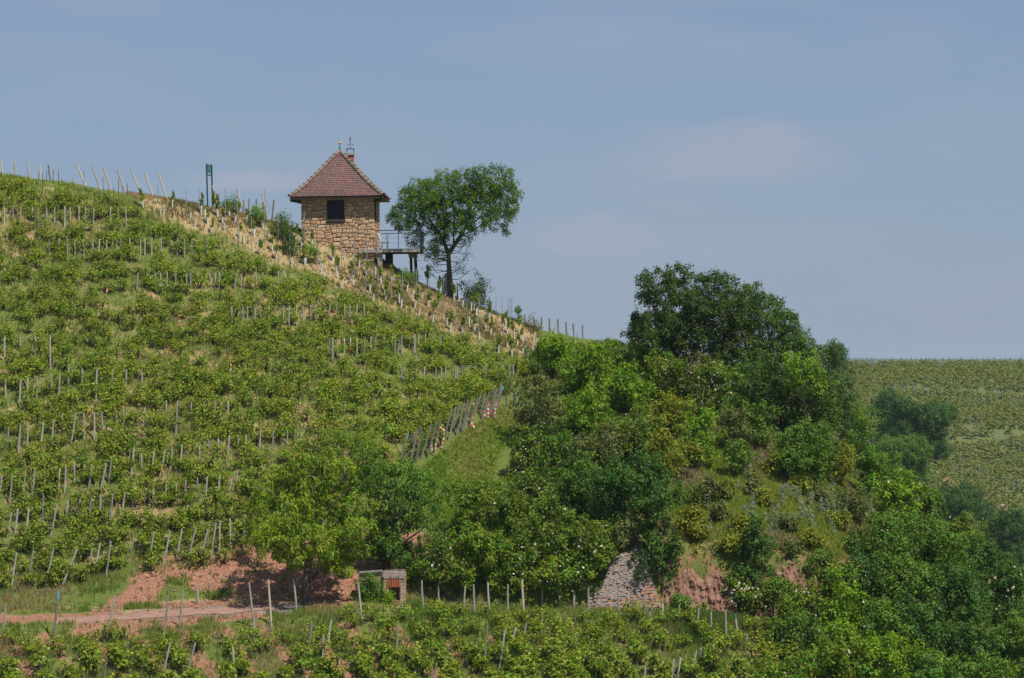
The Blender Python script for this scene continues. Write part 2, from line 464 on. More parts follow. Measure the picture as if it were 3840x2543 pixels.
def foliage(rg, lobes, dens, per, ln, wd, pal, spread=0.22, up=0.5, droop=0.0, hue=0.16, inner=0.22, flat=1.0):
    """lobes: [(cx,cy,cz,rx,ry,rz)] -> quads, colours. Leaf tufts set over and inside the lobes; each tuft is a small
    dome of leaves facing outwards, with gaps between the tufts."""
    base, tip, tshare = PAL[pal]
    base = np.array(base); tip = np.array(tip)
    SP, SD, SC = [], [], []
    for (cx, cy, cz, rx, ry, rz) in lobes:
        area = 4 * PI * ((rx * ry) ** 1.6 + (rx * rz) ** 1.6 + (ry * rz) ** 1.6) ** (1 / 1.6) / 3 ** (1 / 1.6)
        n = max(5, int(area * dens * .21))
        d = unit(rg.normal(size=(n, 3)) + np.array([0, 0, 0.25]))
        rad = np.where(rg.rand(n) < inner, rg.uniform(0.35, 0.8, n), rg.uniform(0.84, 1.10, n))
        wob = 1 + 0.24 * np.sin(d[:, 0] * 5 + cx * 3) * np.sin(d[:, 2] * 6 + cz * 2) + 0.12 * np.sin(d[:, 1] * 9 + cy)
        p = np.array([cx, cy, cz]) + d * np.array([rx, ry, rz]) * (rad * wob)[:, None]
        SP.append(p); SD.append(d); SC.append(np.full(n, rg.uniform(0.86, 1.14)) * rg.uniform(0.80, 1.20, n))
    SP = np.concatenate(SP); SD = np.concatenate(SD); SC = np.concatenate(SC)
    ns = len(SP)
    axis = unit(SD * .8 + rg.normal(size=(ns, 3)) * 0.30 + np.array([0, 0, up]))
    R_ = spread * rg.uniform(1.0, 1.9, ns)
    idx = np.repeat(np.arange(ns), int(per * 5.2))
    n = len(idx)
    dirs = unit(rg.normal(size=(n, 3)) + axis[idx] * .75)
    tt = rg.rand(n)
    rr = R_[idx] * (0.55 + 0.5 * tt)
    # some shoots stick out of each tuft
    shoot = rg.rand(n) < .16
    dirs[shoot] = unit(axis[idx][shoot] + rg.normal(size=(shoot.sum(), 3)) * .28)
    rr[shoot] *= rg.uniform(1.0, 1.75, shoot.sum())
    pos = SP[idx] + dirs * rr[:, None] * np.array([1, 1, flat]) - np.array([0, 0, droop * .12])
    nrm = unit(dirs * 0.9 + rg.normal(size=(n, 3)) * 0.50 + np.array([0, 0, 0.35]))
    along = unit(dirs * 0.5 + rg.normal(size=(n, 3)) * 0.7 - np.array([0, 0, droop]))
    sz = rg.uniform(0.7, 1.25, n)
    Q = leaf_quads(pos, nrm, along, ln * sz, wd * sz)
    k = (SC[idx] * rg.uniform(0.80, 1.20, n))[:, None]
    c = base * k
    hshift = (rg.normal(size=(ns, 1)) * hue)[idx]
    c = c * np.concatenate([1 + hshift, 1 + hshift * 0.25, 1 - hshift * 0.4], 1)
    istip = (shoot | (tt > .85)) & (rg.rand(n) < tshare * 2.6)
    c[istip] = tip * rg.uniform(0.75, 1.2, (istip.sum(), 1))
    return Q, np.clip(c, 0.004, 0.6)

def limb_tubes(mb, rg, base, fork, lobes, r0, n=6):
    """trunk from base to fork, limbs out to the lobes"""
    base = Vector(base); fork = Vector(fork)
    pts = []; rr = []
    for i in range(6):
        f = i / 5
        p = base.lerp(fork, f) + Vector((rg.normal() * r0 * 0.5, rg.normal() * r0 * 0.5, 0)) * (0 if i in (0, 5) else 1)
        pts.append(p); rr.append(r0 * (1.35 - 0.35 * min(1, f * 4)) * (1 - 0.28 * f))
    mb.tube(pts, rr, 8)
    for (cx, cy, cz, rx, ry, rz) in lobes:
        c = Vector((cx, cy, cz))
        s = fork.lerp(base, rg.uniform(0, 0.12))
        mid = s.lerp(c, 0.5) + Vector((rg.normal(), rg.normal(), rg.normal())) * 0.12 * (c - s).length
        e = c + Vector((rg.normal() * rx, rg.normal() * ry, abs(rg.normal()) * rz)) * 0.45
        r1 = r0 * rg.uniform(0.35, 0.6)
        mb.tube([s, s.lerp(mid, 0.5), mid, mid.lerp(c, 0.6), c, e], [r1, r1 * .85, r1 * .65, r1 * .5, r1 * .35, 0.01], n)
        for k in range(5):
            q = mid.lerp(e, rg.uniform(0, 0.9))
            d = Vector((rg.normal() * rx, rg.normal() * ry, rg.normal() * rz * 0.8 + 0.3 * rz)) * 0.75
            mb.tube([q, q + d * 0.5 + Vector((0, 0, 0.05)), q + d], [r1 * 0.3, r1 * 0.2, 0.006], 4)

# ------------------------------------------------------------------ terrain
ZR = np.array([(-70, 16), (-45, 13.2), (-30.7, 10.7), (-25.9, 9.9), (-20.8, 9.0), (-16.3, 8.1), (-12.5, 7.1), (-8.2, 5.75), (-5.7, 4.2), (-3.5, 3.3),
               (1.3, 1.5), (6.9, 0.6), (10.9, -0.2), (14, -1.6), (17.2, -3.6), (20.4, -6.2), (23.6, -9.6), (27, -12.4), (30.7, -15), (45, -23), (70, -30)])
ZT = np.array([(-70, -14.2), (-35, -13.1), (-20, -12.75), (-12, -12.38), (0, -12.3), (8, -12.5), (12, -12.9), (16, -13.7), (24, -16.2), (32, -19), (70, -32)])
ZA = np.array([(-70, -12.9), (-35, -11.8), (-20, -11.4), (-12, -11.1), (-4, -11.0), (1, -10.6), (4, -9.7), (7, -9.3), (14, -9.6), (20, -12.0), (26, -16.0), (32, -19.3), (70, -32)])

def smooth_interp(x, T):
    s = 0
    for dx, wt in ((-1.6, .15), (-0.8, .22), (0, .26), (0.8, .22), (1.6, .15)):
        s = s + wt * np.interp(x + dx, T[:, 0], T[:, 1])
    return s

def H(x, y):
    x = np.asarray(x, float); y = np.asarray(y, float)
    zr, zt, za = smooth_interp(x, ZR), smooth_interp(x, ZT), smooth_interp(x, ZA)
    t = np.clip((y - 152) / 32, 0, 1)
    conv = 0.9 * np.sin(PI * t) * sstep(x, -40, 20)
    up = za + (zr - za) * t + conv
    step = sstep(y, 150.4, 152.0)
    z = zt + 0.13 * (1 - sstep(x, -8, 0)) * np.clip(y - 146, 0, 4.4) * (1 - step) + (up - zt) * step
    d = np.clip(y - 184, 0, 400)
    slope = (zr - za) / 32
    fall = np.interp(x, [-70, -10, 8, 16, 24, 70], [0.05, 0.07, 0.14, 0.30, 0.36, 0.36])
    z = z + slope * 1.1 * (1 - np.exp(-d / 1.1)) - fall * d
    f = np.clip(146 - y, 0, 400)
    z = z - 0.50 * np.clip(f, 0, 14) - 0.30 * np.clip(f - 14, 0, 400)
    z = z + fbm(x * 0.33, y * 0.33, 5, 4) * 0.55 * (1 - 0.8 * ((y > 146) & (y < 150.5))) + fbm(x * 1.3, y * 1.3, 9, 3) * 0.22
    return np.maximum(z, -40.0)

def Hs(x, y): return float(H(np.array([x]), np.array([y]))[0])
_ys = np.arange(126, 215, 0.06)

def hit(u, v):
    """ground point of the hillside seen at a photo pixel (nearest grazing point if the pixel is sky)"""
    a, b = ray(u, v)
    g = H(a * _ys, _ys) - b * _ys
    i = np.argmax(g >= 0)
    if g[i] < 0:
        i = int(np.argmax(g[_ys < 188]))
    y = _ys[i]
    return Vector((a * y, y, Hs(a * y, y)))

def H2(x, y):
    x = np.asarray(x, float); y = np.asarray(y, float)
    d = np.clip(600 - y, 0, 999)
    top = -1.5 - 0.012 * np.clip(x - 60, -60, 0)
    z = top - 0.15 * np.clip(d, 0, 60) - 0.27 * np.clip(d - 60, 0, 400) - 0.02 * np.clip(y - 604, 0, 400)
    z = z + fbm(x * 0.03, y * 0.03, 21, 4) * np.clip(d * 0.12, 0, 6) + fbm(x * .3, y * .3, 24, 3) * 0.25
    return np.maximum(z, -40.0)
_y2 = np.arange(380, 640, 0.4)

def hit2(u, v):
    a, b = ray(u, v)
    g = H2(a * _y2, _y2) - b * _y2
    i = np.argmax(g >= 0)
    if g[i] < 0: i = int(np.argmax(g))
    y = _y2[i]
    return Vector((a * y, y, float(H2(np.array([a * y]), np.array([y]))[0])))

MAIN = [(-200, 640), (0, 655), (300, 705), (430, 740), (560, 775), (720, 845), (950, 935), (1150, 1015), (1400, 1115), (1600, 1195), (1800, 1265), (1990, 1345),
        (1960, 1450), (1860, 1500), (1700, 1610), (1500, 1780), (1350, 1870), (1000, 2020), (950, 2095), (600, 2150), (300, 2195), (-200, 2250)]
BAND = [(430, 700), (560, 775), (720, 845), (950, 935), (1150, 1015), (1400, 1115), (1600, 1195), (1800, 1265), (1990, 1345), (2060, 1330), (2010, 1220), (1700, 1080), (1420, 900), (1130, 820), (700, 690)]
GPATCH = [(1450, 1860), (1560, 1780), (1720, 1640), (1880, 1530), (1960, 1560), (1900, 1650), (1850, 1760), (1900, 1860), (1750, 2000), (1620, 1960)]
BANK = [(230, 2390), (300, 2320), (420, 2230), (560, 2120), (1000, 2040), (1300, 2010), (1620, 1990), (1640, 2060), (1380, 2150), (1330, 2260), (900, 2330)]

def grid_mesh(name, xs, ys, fn, col=None, matname='ground'):
    X, Y = np.meshgrid(xs, ys)
    Z = fn(X, Y)
    nx, ny = len(xs), len(ys)
    co = np.stack([X, Y, Z], -1).reshape(-1, 3)
    i = np.arange((ny - 1) * (nx - 1)); r = i // (nx - 1); c = i % (nx - 1)
    a = r * nx + c
    q = np.stack([a, a + 1, a + nx + 1, a + nx], 1)
    me = bpy.data.meshes.new(name)
    me.vertices.add(len(co)); me.loops.add(len(q) * 4); me.polygons.add(len(q))
    me.vertices.foreach_set('co', co.astype(np.float32).ravel())
    me.loops.foreach_set('vertex_index', q.astype(np.int32).ravel())
    me.polygons.foreach_set('loop_start', np.arange(0, len(q) * 4, 4, dtype=np.int32))
    me.polygons.foreach_set('use_smooth', np.ones(len(q), bool))
    if col is not None:
        cc = np.ones((len(co), 4), np.float32); cc[:, :3] = col(co)
        at = me.attributes.new('Col', 'FLOAT_COLOR', 'POINT'); at.data.foreach_set('color', cc.ravel())
    me.materials.append(M[matname]); me.update(calc_edges=True)
    return link(name, me)

def soft_poly(co, poly, r=16):
    u, v = proj(co[:, 0], co[:, 1], co[:, 2])
    s = 0
    for du, dv in ((0, 0), (r, 0), (-r, 0), (0, r), (0, -r)):
        s = s + inpoly(u + du, v + dv, poly)
    return s / 5.0

def ground_col(co):
    x, y = co[:, 0], co[:, 1]
    n = fbm(x * 0.25, y * 0.25, 31, 4) + 0.5
    m = soft_poly(co, MAIN); bnd = soft_poly(co, BAND); bank = soft_poly(co, BANK, 25)
    fg = sstep(146.2 - y, 0, 1)
    soil = 0.36 * m + 0.34 * bnd + 0.95 * bank
    # bare worked strips between the rows of the lower vineyard
    row = ((x * 0.86 + (y - 146) * 0.5) / 1.75)
    strip = 0.5 + 0.5 * np.cos(2 * PI * row)
    soil = np.maximum(soil, fg * (0.18 + 0.55 * strip) * (1 - 0.35 * sstep(x, -8, 0)))
    soil = np.maximum(soil, 0.5 * sstep(x, 3, 8) * sstep(19 - x, 0, 3) * ((y > 150.2) & (y < 156)))
    dry = 0.42 * m + 0.72 * bnd + 0.3 * bank + 0.35 * fg + 0.42 * ((y > 146) & (y < 151))
    dry = dry + 0.45 * sstep(x, 8, 13) * (y > 152)
    tr = sstep(y, 146.7, 147.1) * sstep(149.3 - y, 0, 0.5)
    bend = (x < -9.5) & (x > -26)
    asp = tr * (sstep(x, -21, -17) * 0.75) * (x < -10)
    soil = np.maximum(soil, tr * (x <= -12) * 0.72)
    dry = np.maximum(dry, tr * (x > -12) * (x < -8) * 0.9)
    soil = soil * (1 - 0.9 * asp)
    soil = np.where(bank > 0, soil * (1 - .75 * sstep(vnoise(x * .55, y * .9, 28), .72, .82)), soil)
    green = soft_poly(co, GPATCH)
    dry = dry * (1 - green * 0.8); soil = soil * (1 - green)
    return np.stack([np.clip(soil * (0.6 + 0.8 * n), 0, 1), np.clip(dry * (0.6 + 0.8 * n), 0, 1), asp], 1)

xs = np.concatenate([np.arange(-120, -42, 6), np.arange(-42, 40, 0.28), np.arange(40, 110, 5)])
ys = np.concatenate([np.arange(40, 132, 4), np.arange(132, 190, 0.28), np.arange(190, 372, 3)])
hill = grid_mesh('hillside_terrain', xs, ys, H, ground_col)
tag(hill, 'steep hillside ground of red soil, grass and straw', kind='structure')
far = grid_mesh('far_hill_terrain', np.arange(-60, 330, 2.5), np.concatenate([np.arange(372, 480, 3), np.arange(480, 640, 1.2), np.arange(640, 900, 8)]), H2, None, 'fargreen')
tag(far, 'far green vineyard hill with a level top', kind='structure')
mb = MB(); mb.add([(-6000, -200, -40.5), (6000, -200, -40.5), (6000, 9500, -40.5), (-6000, 9500, -40.5)], [(0, 1, 2, 3)])
tag(link('valley_ground', mb.mesh('valley_ground', ['valley'])), 'broad valley floor beyond the hills', kind='structure')
def Hd(x, y):
    d = (y - 6500) / 900
    return -42 + np.exp(-d * d) * (41 + 30 * fbm(x * 0.0011, y * 0.0004, 41, 3))
tag(grid_mesh('distant_hills', np.arange(-4500, 4501, 60), np.arange(4800, 8200, 100), Hd, None, 'hills'), 'low blue line of hills on the horizon', kind='structure')

# the track: a thin worn sheet following the bench
mb = MB(); pts = []
cl = [(-21.8, 147.0), (-20, 147.4), (-17, 147.8), (-14.5, 148.0), (-12.6, 148.1), (-11.2, 148.2)]
fine = []
for i in range(len(cl) - 1):
    for k in range(6):
        f = k / 6; fine.append((cl[i][0] * (1 - f) + cl[i + 1][0] * f, cl[i][1] * (1 - f) + cl[i + 1][1] * f))
for i, (x, y) in enumerate(fine):
    ww = 0.72 + 0.12 * math.sin(i * 1.3)
    for s in (-1, -0.3, 0.3, 1):
        yy = y + s * ww
        pts.append((x, yy, Hs(x, yy) + 0.07 - 0.05 * abs(s)))
fc = [(i * 4 + j, i * 4 + 4 + j, i * 4 + 5 + j, i * 4 + 1 + j) for i in range(len(fine) - 1) for j in range(3)]
mb.add(pts, fc)
M['track'] = plain_ground('worn_track', (0.23, 0.120, 0.082), (0.28, 0.160, 0.115), (0.31, 0.21, 0.165), 2.0)
tag(link('dirt_track', mb.mesh('dirt_track', ['track'], True)), 'narrow pinkish grey track across the foot of the slope', kind='structure')

# ------------------------------------------------------------------ the stone hut
HUT_Y = 184.0
base_l = P(1135, 765, HUT_Y); base_r = P(1409, 765, HUT_Y)
HW = (base_r.x - base_l.x)                # wall width about 4.4 m
hx = (base_l.x + base_r.x) / 2
EAVE = P(1270, 738, HUT_Y).z              # eave height
WTOP = EAVE - 0.05
FLOOR = P(1270, 936, HUT_Y).z             # deck level
HD = 4.2
hut = empty('stone_hut', (hx, HUT_Y + HD / 2, FLOOR), 'small square sandstone hut with red tiled pyramid roof on the ridge', 'hut')
hut.rotation_euler = (0, R(-0.8), R(-2.0))
hw, hd = HW / 2, HD / 2
zt_ = WTOP - FLOOR
zb_ = -2.4
win_x0 = P(1232, 0, HUT_Y).x - hx; win_x1 = P(1298, 0, HUT_Y).x - hx
win_z1 = P(0, 750, HUT_Y).z - FLOOR; win_z0 = P(0, 822, HUT_Y).z - FLOOR
mb = MB(); th = 0.42
mb.box(-hw + .04, -hd + .05, zb_, win_x0, -hd + th, zt_)
mb.box(win_x1, -hd + .05, zb_, hw - .04, -hd + th, zt_)
mb.box(win_x0, -hd + .05, zb_, win_x1, -hd + th, win_z0 - .2)
mb.box(win_x0, -hd + .05, win_z1, win_x1, -hd + th, zt_)
mb.box(-hw + .04, -hd + th, zb_, -hw + th, hd, zt_)
mb.box(hw - th, -hd + th, zb_, hw - .04, hd, zt_)
mb.box(-hw + th, hd - th, zb_, hw - th, hd, zt_)
link('wall', mb.mesh('wall_core', ['mortar']), hut)

def stone_mesh(seed, mname='stone'):
    r = np.random.RandomState(seed)
    j = lambda a: r.uniform(-a, a)
    # unit stone, x,z in -0.5..0.5, face towards -y, worn bevelled outline
    o = []
    for (sx, sz) in ((-1, -1), (1, -1), (1, 1), (-1, 1)):
        o.append((sx * (0.5 - abs(j(.05))), 0.5, sz * (0.5 - abs(j(.06)))))
    mid = [(a, -0.28 + j(.08), c) for a, _, c in o]
    front = [(a * 0.80 + j(.04), -0.5 + j(.06), c * 0.74 + j(.05)) for a, _, c in o]
    vs = o + mid + front
    fs = [(11, 10, 9, 8)]
    fs = [(8, 9, 10, 11)]
    for a in (0, 4):
        for k in range(4):
            k2 = (k + 1) % 4
            fs.append((a + k, a + k2, a + 4 + k2, a + 4 + k))
    m_ = bpy.data.meshes.new('stone'); m_.from_pydata(vs, [], fs); m_.materials.append(M[mname]); m_.update()
    return m_
STN = [stone_mesh(100 + i) for i in range(9)]

rg = np.random.RandomState(5)
def course_stones(width, z0, z1, hmin, hmax, wmin, wmax, skip=None):
    out = []; z = z0
    while z < z1 - 0.05:
        h = min(rg.uniform(hmin, hmax), z1 - z)
        x = -width / 2 - rg.uniform(0, 0.0)
        while x < width / 2 - 0.04:
            ww = rg.uniform(wmin, wmax)
            if rg.rand() < .18: ww *= .5
            if x + ww > width / 2 - 0.12: ww = width / 2 - x
            hh = h
            if skip and skip(x, z, ww, hh):
                x0s, x1s = skip(x, z, ww, hh)
                if x0s - x > 0.08: out.append((x, z, x0s - x, hh))
                x = x1s; continue
            if rg.rand() < 0.22 and hh > 0.2:
                f = rg.uniform(.4, .6)
                out.append((x, z, ww, hh * f)); out.append((x, z + hh * f, ww, hh * (1 - f)))
            else: out.append((x, z, ww, hh))
            x += ww
        z += h
    return out
def win_skip(x, z, ww, hh):
    if z + hh > win_z0 - 0.12 and z < win_z1 - 0.05 and x + ww > win_x0 and x < win_x1:
        return (win_x0 + .01, win_x1 + .01)
    return None
front = course_stones(HW, -0.75, zt_ - 0.02, 0.13, 0.27, 0.16, 0.50, win_skip)
for (x, z, ww, hh) in front:
    s = link('stone', STN[rg.randint(9)], hut)
    wv = (.045 * math.sin(x * 2.3 + z * 1.1) + .03 * math.sin(x * 5.1 + z * 3)) * (1 if z + hh < zt_ - .25 else 0)
    s.location = (x + ww / 2, -hd + 0.05 + rg.uniform(-.035, .015), z + hh / 2 + wv)
    s.scale = (ww * 0.965 * (1 if rg.rand() < .5 else -1) if False else ww * 0.965, 0.16, hh * 0.93)
    s.rotation_euler = (rg.normal() * .03, rg.normal() * .035, 0)
side = course_stones(HD, -0.6, zt_ - 0.02, 0.16, 0.30, 0.3, 0.6)
for (x, z, ww, hh) in side:
    for sx in ((1,) if z > -9 else (1, -1)):
        s = link('stone', STN[rg.randint(9)], hut)
        s.location = (sx * (hw - 0.05), x + ww / 2, z + hh / 2)
        s.scale = (ww * 0.96, 0.16, hh * 0.93); s.rotation_euler = (0, 0, sx * PI / 2)
# window
wn = MB(); fw = 0.055
for (a, b_, c_, d_) in ((win_x0, win_z0, win_x0 + fw, win_z1), (win_x1 - fw, win_z0, win_x1, win_z1),
                        (win_x0 + fw, win_z1 - fw, win_x1 - fw, win_z1), (win_x0 + fw, win_z0, win_x1 - fw, win_z0 + fw)):
    wn.box(a, -hd + 0.06, b_, c_, -hd + 0.16, d_)
wn_o = link('window', wn.mesh('window_frame', ['oldwood']), hut)
nb = 5; bw = (win_x1 - win_x0 - 2 * fw) / nb
for i in range(nb):
    mb = MB(); mb.box(win_x0 + fw + i * bw + .006, -hd + 0.09, win_z0 + fw, win_x0 + fw + (i + 1) * bw - .006, -hd + 0.125, win_z1 - fw)
    link('shutter_board', mb.mesh('shutter_board', ['shutter']), wn_o)
mb = MB(); mb.box(win_x0 - .02, -hd - .10, win_z0 - .17, win_x1 + .02, -hd + .30, win_z0 - .002)
link('sill', mb.mesh('sill', ['oldwood']), wn_o)
mb = MB(); mb.box(win_x0, -hd + .13, win_z0, win_x1, -hd + .4, win_z1)
# dark tube standing in for the eave's shade high on the right flank
mb = MB(); mb.tube([(hw + .06, -hd + .5, zt_), (hw + .06, -hd + .5, 1.6)], .05, 8)
link('eave_shade_strip', mb.mesh('eave_shade_strip', ['iron']), hut)

# roof
OV = P(1436, 0, HUT_Y).x - base_r.x + 0.28     # overhang
apex = (P(1270, 569, HUT_Y + hd).z - FLOOR)
rx, ry = hw + 0.62, hd + 0.58
ez = EAVE - FLOOR
roof = MB()
def roof_pt(side, s, t):
    """side 0 front,1 right,2 back,3 left; s -1..1 along eave; t 0 eave .. 1 apex ; slight bell-cast"""
    k = 1 - t
    zz = ez + (apex - ez) * (t - 0.10 * math.sin(PI * t) * (1 - t))
    if side == 0: return Vector((s * rx * k, -ry * k, zz))
    if side == 1: return Vector((rx * k, s * ry * k, zz))
    if side == 2: return Vector((-s * rx * k, ry * k, zz))
    return Vector((-rx * k, -s * ry * k, zz))
NS = 12
for sd_i in range(4):
    for j in range(NS):
        t0, t1 = j / NS, (j + 1) / NS
        a, b_ = roof_pt(sd_i, -1, t0), roof_pt(sd_i, 1, t0)
        c_, d_ = roof_pt(sd_i, 1, t1), roof_pt(sd_i, -1, t1)
        dn = Vector((0, 0, -.09))
        roof.add([a + dn, b_ + dn, c_ + dn, d_ + dn], [(0, 1, 2, 3)])
# soffit and fascia
roof.box(-rx + .052, -ry + .052, ez - .13, rx - .052, ry - .052, ez - .09)
for a in ((-rx + .01, -ry + .01, rx - .01, -ry + .05), (-rx + .01, ry - .05, rx - .01, ry - .01), (-rx + .01, -ry + .05, -rx + .05, ry - .05), (rx - .05, -ry + .05, rx - .01, ry - .05)):
    roof.box(a[0], a[1], ez - .14, a[2], a[3], ez - .05)
roof_o = link('roof', roof.mesh('roof_deck', ['oldwood']), hut)
# rafters' ends under the corners
for sx in (-1, 1):
    mb = MB(); mb.tube([(sx * (rx - .05), -ry + .1, ez - .22), (sx * hw, -hd, ez - .30)], .07, 4)
    link('corner_rafter', mb.mesh('corner_rafter', ['oldwood']), roof_o)
# plain clay tiles with rounded tails: one mesh per roof side
def tile_face(side):
    V, C = [], []
    rows = 25
    faces = []
    half = rx if side in (0, 2) else ry
    length = 2 * half
    cols0 = int(length / 0.165)
    verts = []
    for j in range(rows):
        t0 = j / rows - 0.006; t1 = min(0.995, (j + 1.75) / rows)
        k0 = max(0.02, 1 - t0)
        wrow = length * k0
        n = max(1, int(round(wrow / 0.165)))
        off = 0.5 if j % 2 else 0
        for i in range(-1, n + 1):
            s0 = -1 + 2 * (i + off) / n; s1 = -1 + 2 * (i + 1 + off) / n
            s0 = max(-1, s0); s1 = min(1, s1)
            if s1 - s0 < 0.004: continue
            cols = [0.0, 0.2, 0.5, 0.8, 1.0]
            drop = [0.0, 0.75, 1.0, 0.75, 0.0]
            o = len(verts); lift = 0.012 + rg.rand() * 0.012
            nor = {0: Vector((0, -.7, .7)), 1: Vector((.7, 0, .7)), 2: Vector((0, .7, .7)), 3: Vector((-.7, 0, .7))}[side]
            lo, lo2, hi = [], [], []
            g = 0.006
            for q, dq in zip(cols, drop):
                s = s0 + (s1 - s0) * (0.03 + 0.94 * q)
                tt = max(-0.02, t0 + (1 - dq) * 0.35 / rows)
                p = roof_pt(side, s, tt) + nor * (0.035 + lift)
                lo.append(p); lo2.append(p - nor * 0.028)
            for q in (0.0, 1.0):
                s = s0 + (s1 - s0) * (0.03 + 0.94 * q)
                # keep the same x offset while climbing
                k_lo, k_hi = max(1 - t0, .01), max(1 - t1, .01)
                ss = max(-1, min(1, s * k_lo / k_hi))
                hi.append(roof_pt(side, ss, t1) + nor * 0.0)
            verts += lo + lo2 + hi
            faces.append((o, o + 1, o + 2, o + 3, o + 4, o + 11, o + 10))
            for q in range(4): faces.append((o + 5 + q, o + 6 + q, o + 1 + q, o + q))
            r_ = rg.rand()
            c = np.array((0.165, 0.083, 0.070)) if r_ < .74 else (np.array((0.125, 0.088, 0.082)) if r_ < .93 else np.array((0.215, 0.098, 0.070)))
            patch = vnoise(np.array([s0 * 3.1 + side * 7]), np.array([j * 0.35]), 3)[0]
            if patch > .72: c = c * 0.4 + np.array((0.115, 0.088, 0.085)) * 0.6
            c = c * rg.uniform(.84, 1.16)
            C += [c] * 12
    me = bpy.data.meshes.new('roof_tiles'); me.from_pydata([tuple(p) for p in verts], [], faces)
    at = me.attributes.new('Col', 'FLOAT_COLOR', 'POINT')
    cc = np.ones((len(verts), 4), np.float32); cc[:, :3] = np.array(C)
    at.data.foreach_set('color', cc.ravel()); me.materials.append(M['tile']); me.update()
    o = link('roof_tile', me, roof_o); o['kind'] = 'stuff'
for sd_i in range(4): tile_face(sd_i)
# hip tiles
hm = MB(); 
for k in range(7):
    a = PI * k / 6
hv, hf = [], []
for zz, rr in ((0.0, 0.155), (0.36, 0.10)):
    for k in range(7):
        a = PI * k / 6
        hv.append((rr * math.cos(a), rr * math.sin(a), zz))
for zz, rr in ((0.0, 0.125), (0.36, 0.07)):
    for k in range(7):
        a = PI * k / 6
        hv.append((rr * math.cos(a), rr * math.sin(a), zz))
for k in range(6):
    hf += [(k, k + 1, k + 8, k + 7), (14 + k, 21 + k, 22 + k, 15 + k), (k, 14 + k, 15 + k, k + 1)]
hm.add(hv, hf); hip_me = hm.mesh('hip_tile', ['hiptile'])
for (sx, sy) in ((-1, -1), (1, -1), (1, 1), (-1, 1)):
    nh = 13
    for i in range(nh):
        t0 = i / nh * 0.985
        zf = lambda t: ez + (apex - ez) * (t - 0.10 * math.sin(PI * t) * (1 - t))
        a = Vector((sx * rx * (1 - t0), sy * ry * (1 - t0), zf(t0) + .02)); t1 = t0 + 1 / nh
        b_ = Vector((sx * rx * (1 - t1), sy * ry * (1 - t1), zf(t1) + .02))
        d = (b_ - a).normalized(); out = Vector((sx, sy, 0)).normalized()
        yv = (Vector((0, 0, 1)) - d * d.z).normalized(); xv = yv.cross(d)
        o = link('hip_tile', hip_me, roof_o)
        o.matrix_local = Matrix.Translation(a + yv * 0.02) @ Matrix((xv, yv, d)).transposed().to_4x4() @ Matrix.Diagonal((1, 1, (b_ - a).length / 0.33, 1))
# finial
mb = MB(); mb.tube([(0, 0, apex - .05), (0, 0, apex + .12), (0, 0, apex + .45)], [.12, .075, .022], 10)
fin = link('finial', mb.mesh('finial', ['copper']), hut)
mb = MB(); mb.sphere((0, 0, apex + .53), .085, 12, 8); link('gilded_ball', mb.mesh('gilded_ball', ['gold'], True), fin)
mb = MB(); mb.tube([(0, 0, apex + .6), (0, 0, apex + .80)], [.012, .004], 5); link('spike', mb.mesh('spike', ['iron']), fin)
# chimney, behind the right hip
cy_ = 0.55
cxp = (P(1318, 0, HUT_Y + hd + cy_).x - hx)
ct = P(0, 583, HUT_Y + hd + cy_).z - FLOOR
cb = ct - 1.3
chim = MB(); chim.box(cxp - .17, cy_ - .17, cb, cxp + .17, cy_ + .17, ct)
ch_o = link('chimney', chim.mesh('chimney_core', ['mortar']), hut)
bm_ = MB(); bm_.box(-.5, -.5, -.5, .5, .5, .5); brick_me = bm_.mesh('brick', ['brick'])
z = cb; k = 0
while z < ct - .05:
    for i in range(2):
        for (px_, py_, a, b_) in ((cxp + (-.1 + .2 * i) + (.0), cy_ - .18, .188, .05), (cxp + .18, cy_ + (-.09 + .18 * i), .05, .17), (cxp - .18, cy_ + (-.09 + .18 * i), .05, .17)):
            o = link('brick', brick_me, ch_o); o.location = (px_ + (0.03 if k % 2 else -0.03) * (b_ < .1 and a > .1) * 0, py_, z + .06); o.scale = (a, b_, .105)
    z += .12; k += 1
mb = MB(); mb.box(cxp - .27, cy_ - .27, ct, cxp + .27, cy_ + .27, ct + .115); link('chimney_cap', mb.mesh('chimney_cap', ['concrete']), ch_o)
mb = MB()
for sx in (-1, 1):
    for sy in (-1, 1): mb.tube([(cxp + sx * .2, cy_ + sy * .2, ct + .115), (cxp + sx * .2, cy_ + sy * .2, ct + .38)], .013, 5)
mb.box(cxp - .26, cy_ - .26, ct + .38, cxp + .26, cy_ + .26, ct + .40)
link('rain_cover', mb.mesh('rain_cover', ['iron']), ch_o)
mb = MB(); z0 = ct + .40
mb.tube([(cxp, cy_, z0), (cxp, cy_, z0 + .62)], .012, 5)
mb.sphere((cxp, cy_, z0 + .12), .035, 8, 5); mb.sphere((cxp, cy_, z0 + .36), .04, 8, 5)
mb.box(cxp - .17, cy_ - .01, z0 + .225, cxp + .17, cy_ + .01, z0 + .245)
mb.box(cxp - .01, cy_ - .17, z0 + .225, cxp + .01, cy_ + .17, z0 + .245)
for sx in (-1, 1): mb.box(cxp + sx * .17 - .022, cy_ - .012, z0 + .20, cxp + sx * .17 + .022, cy_ + .012, z0 + .275)
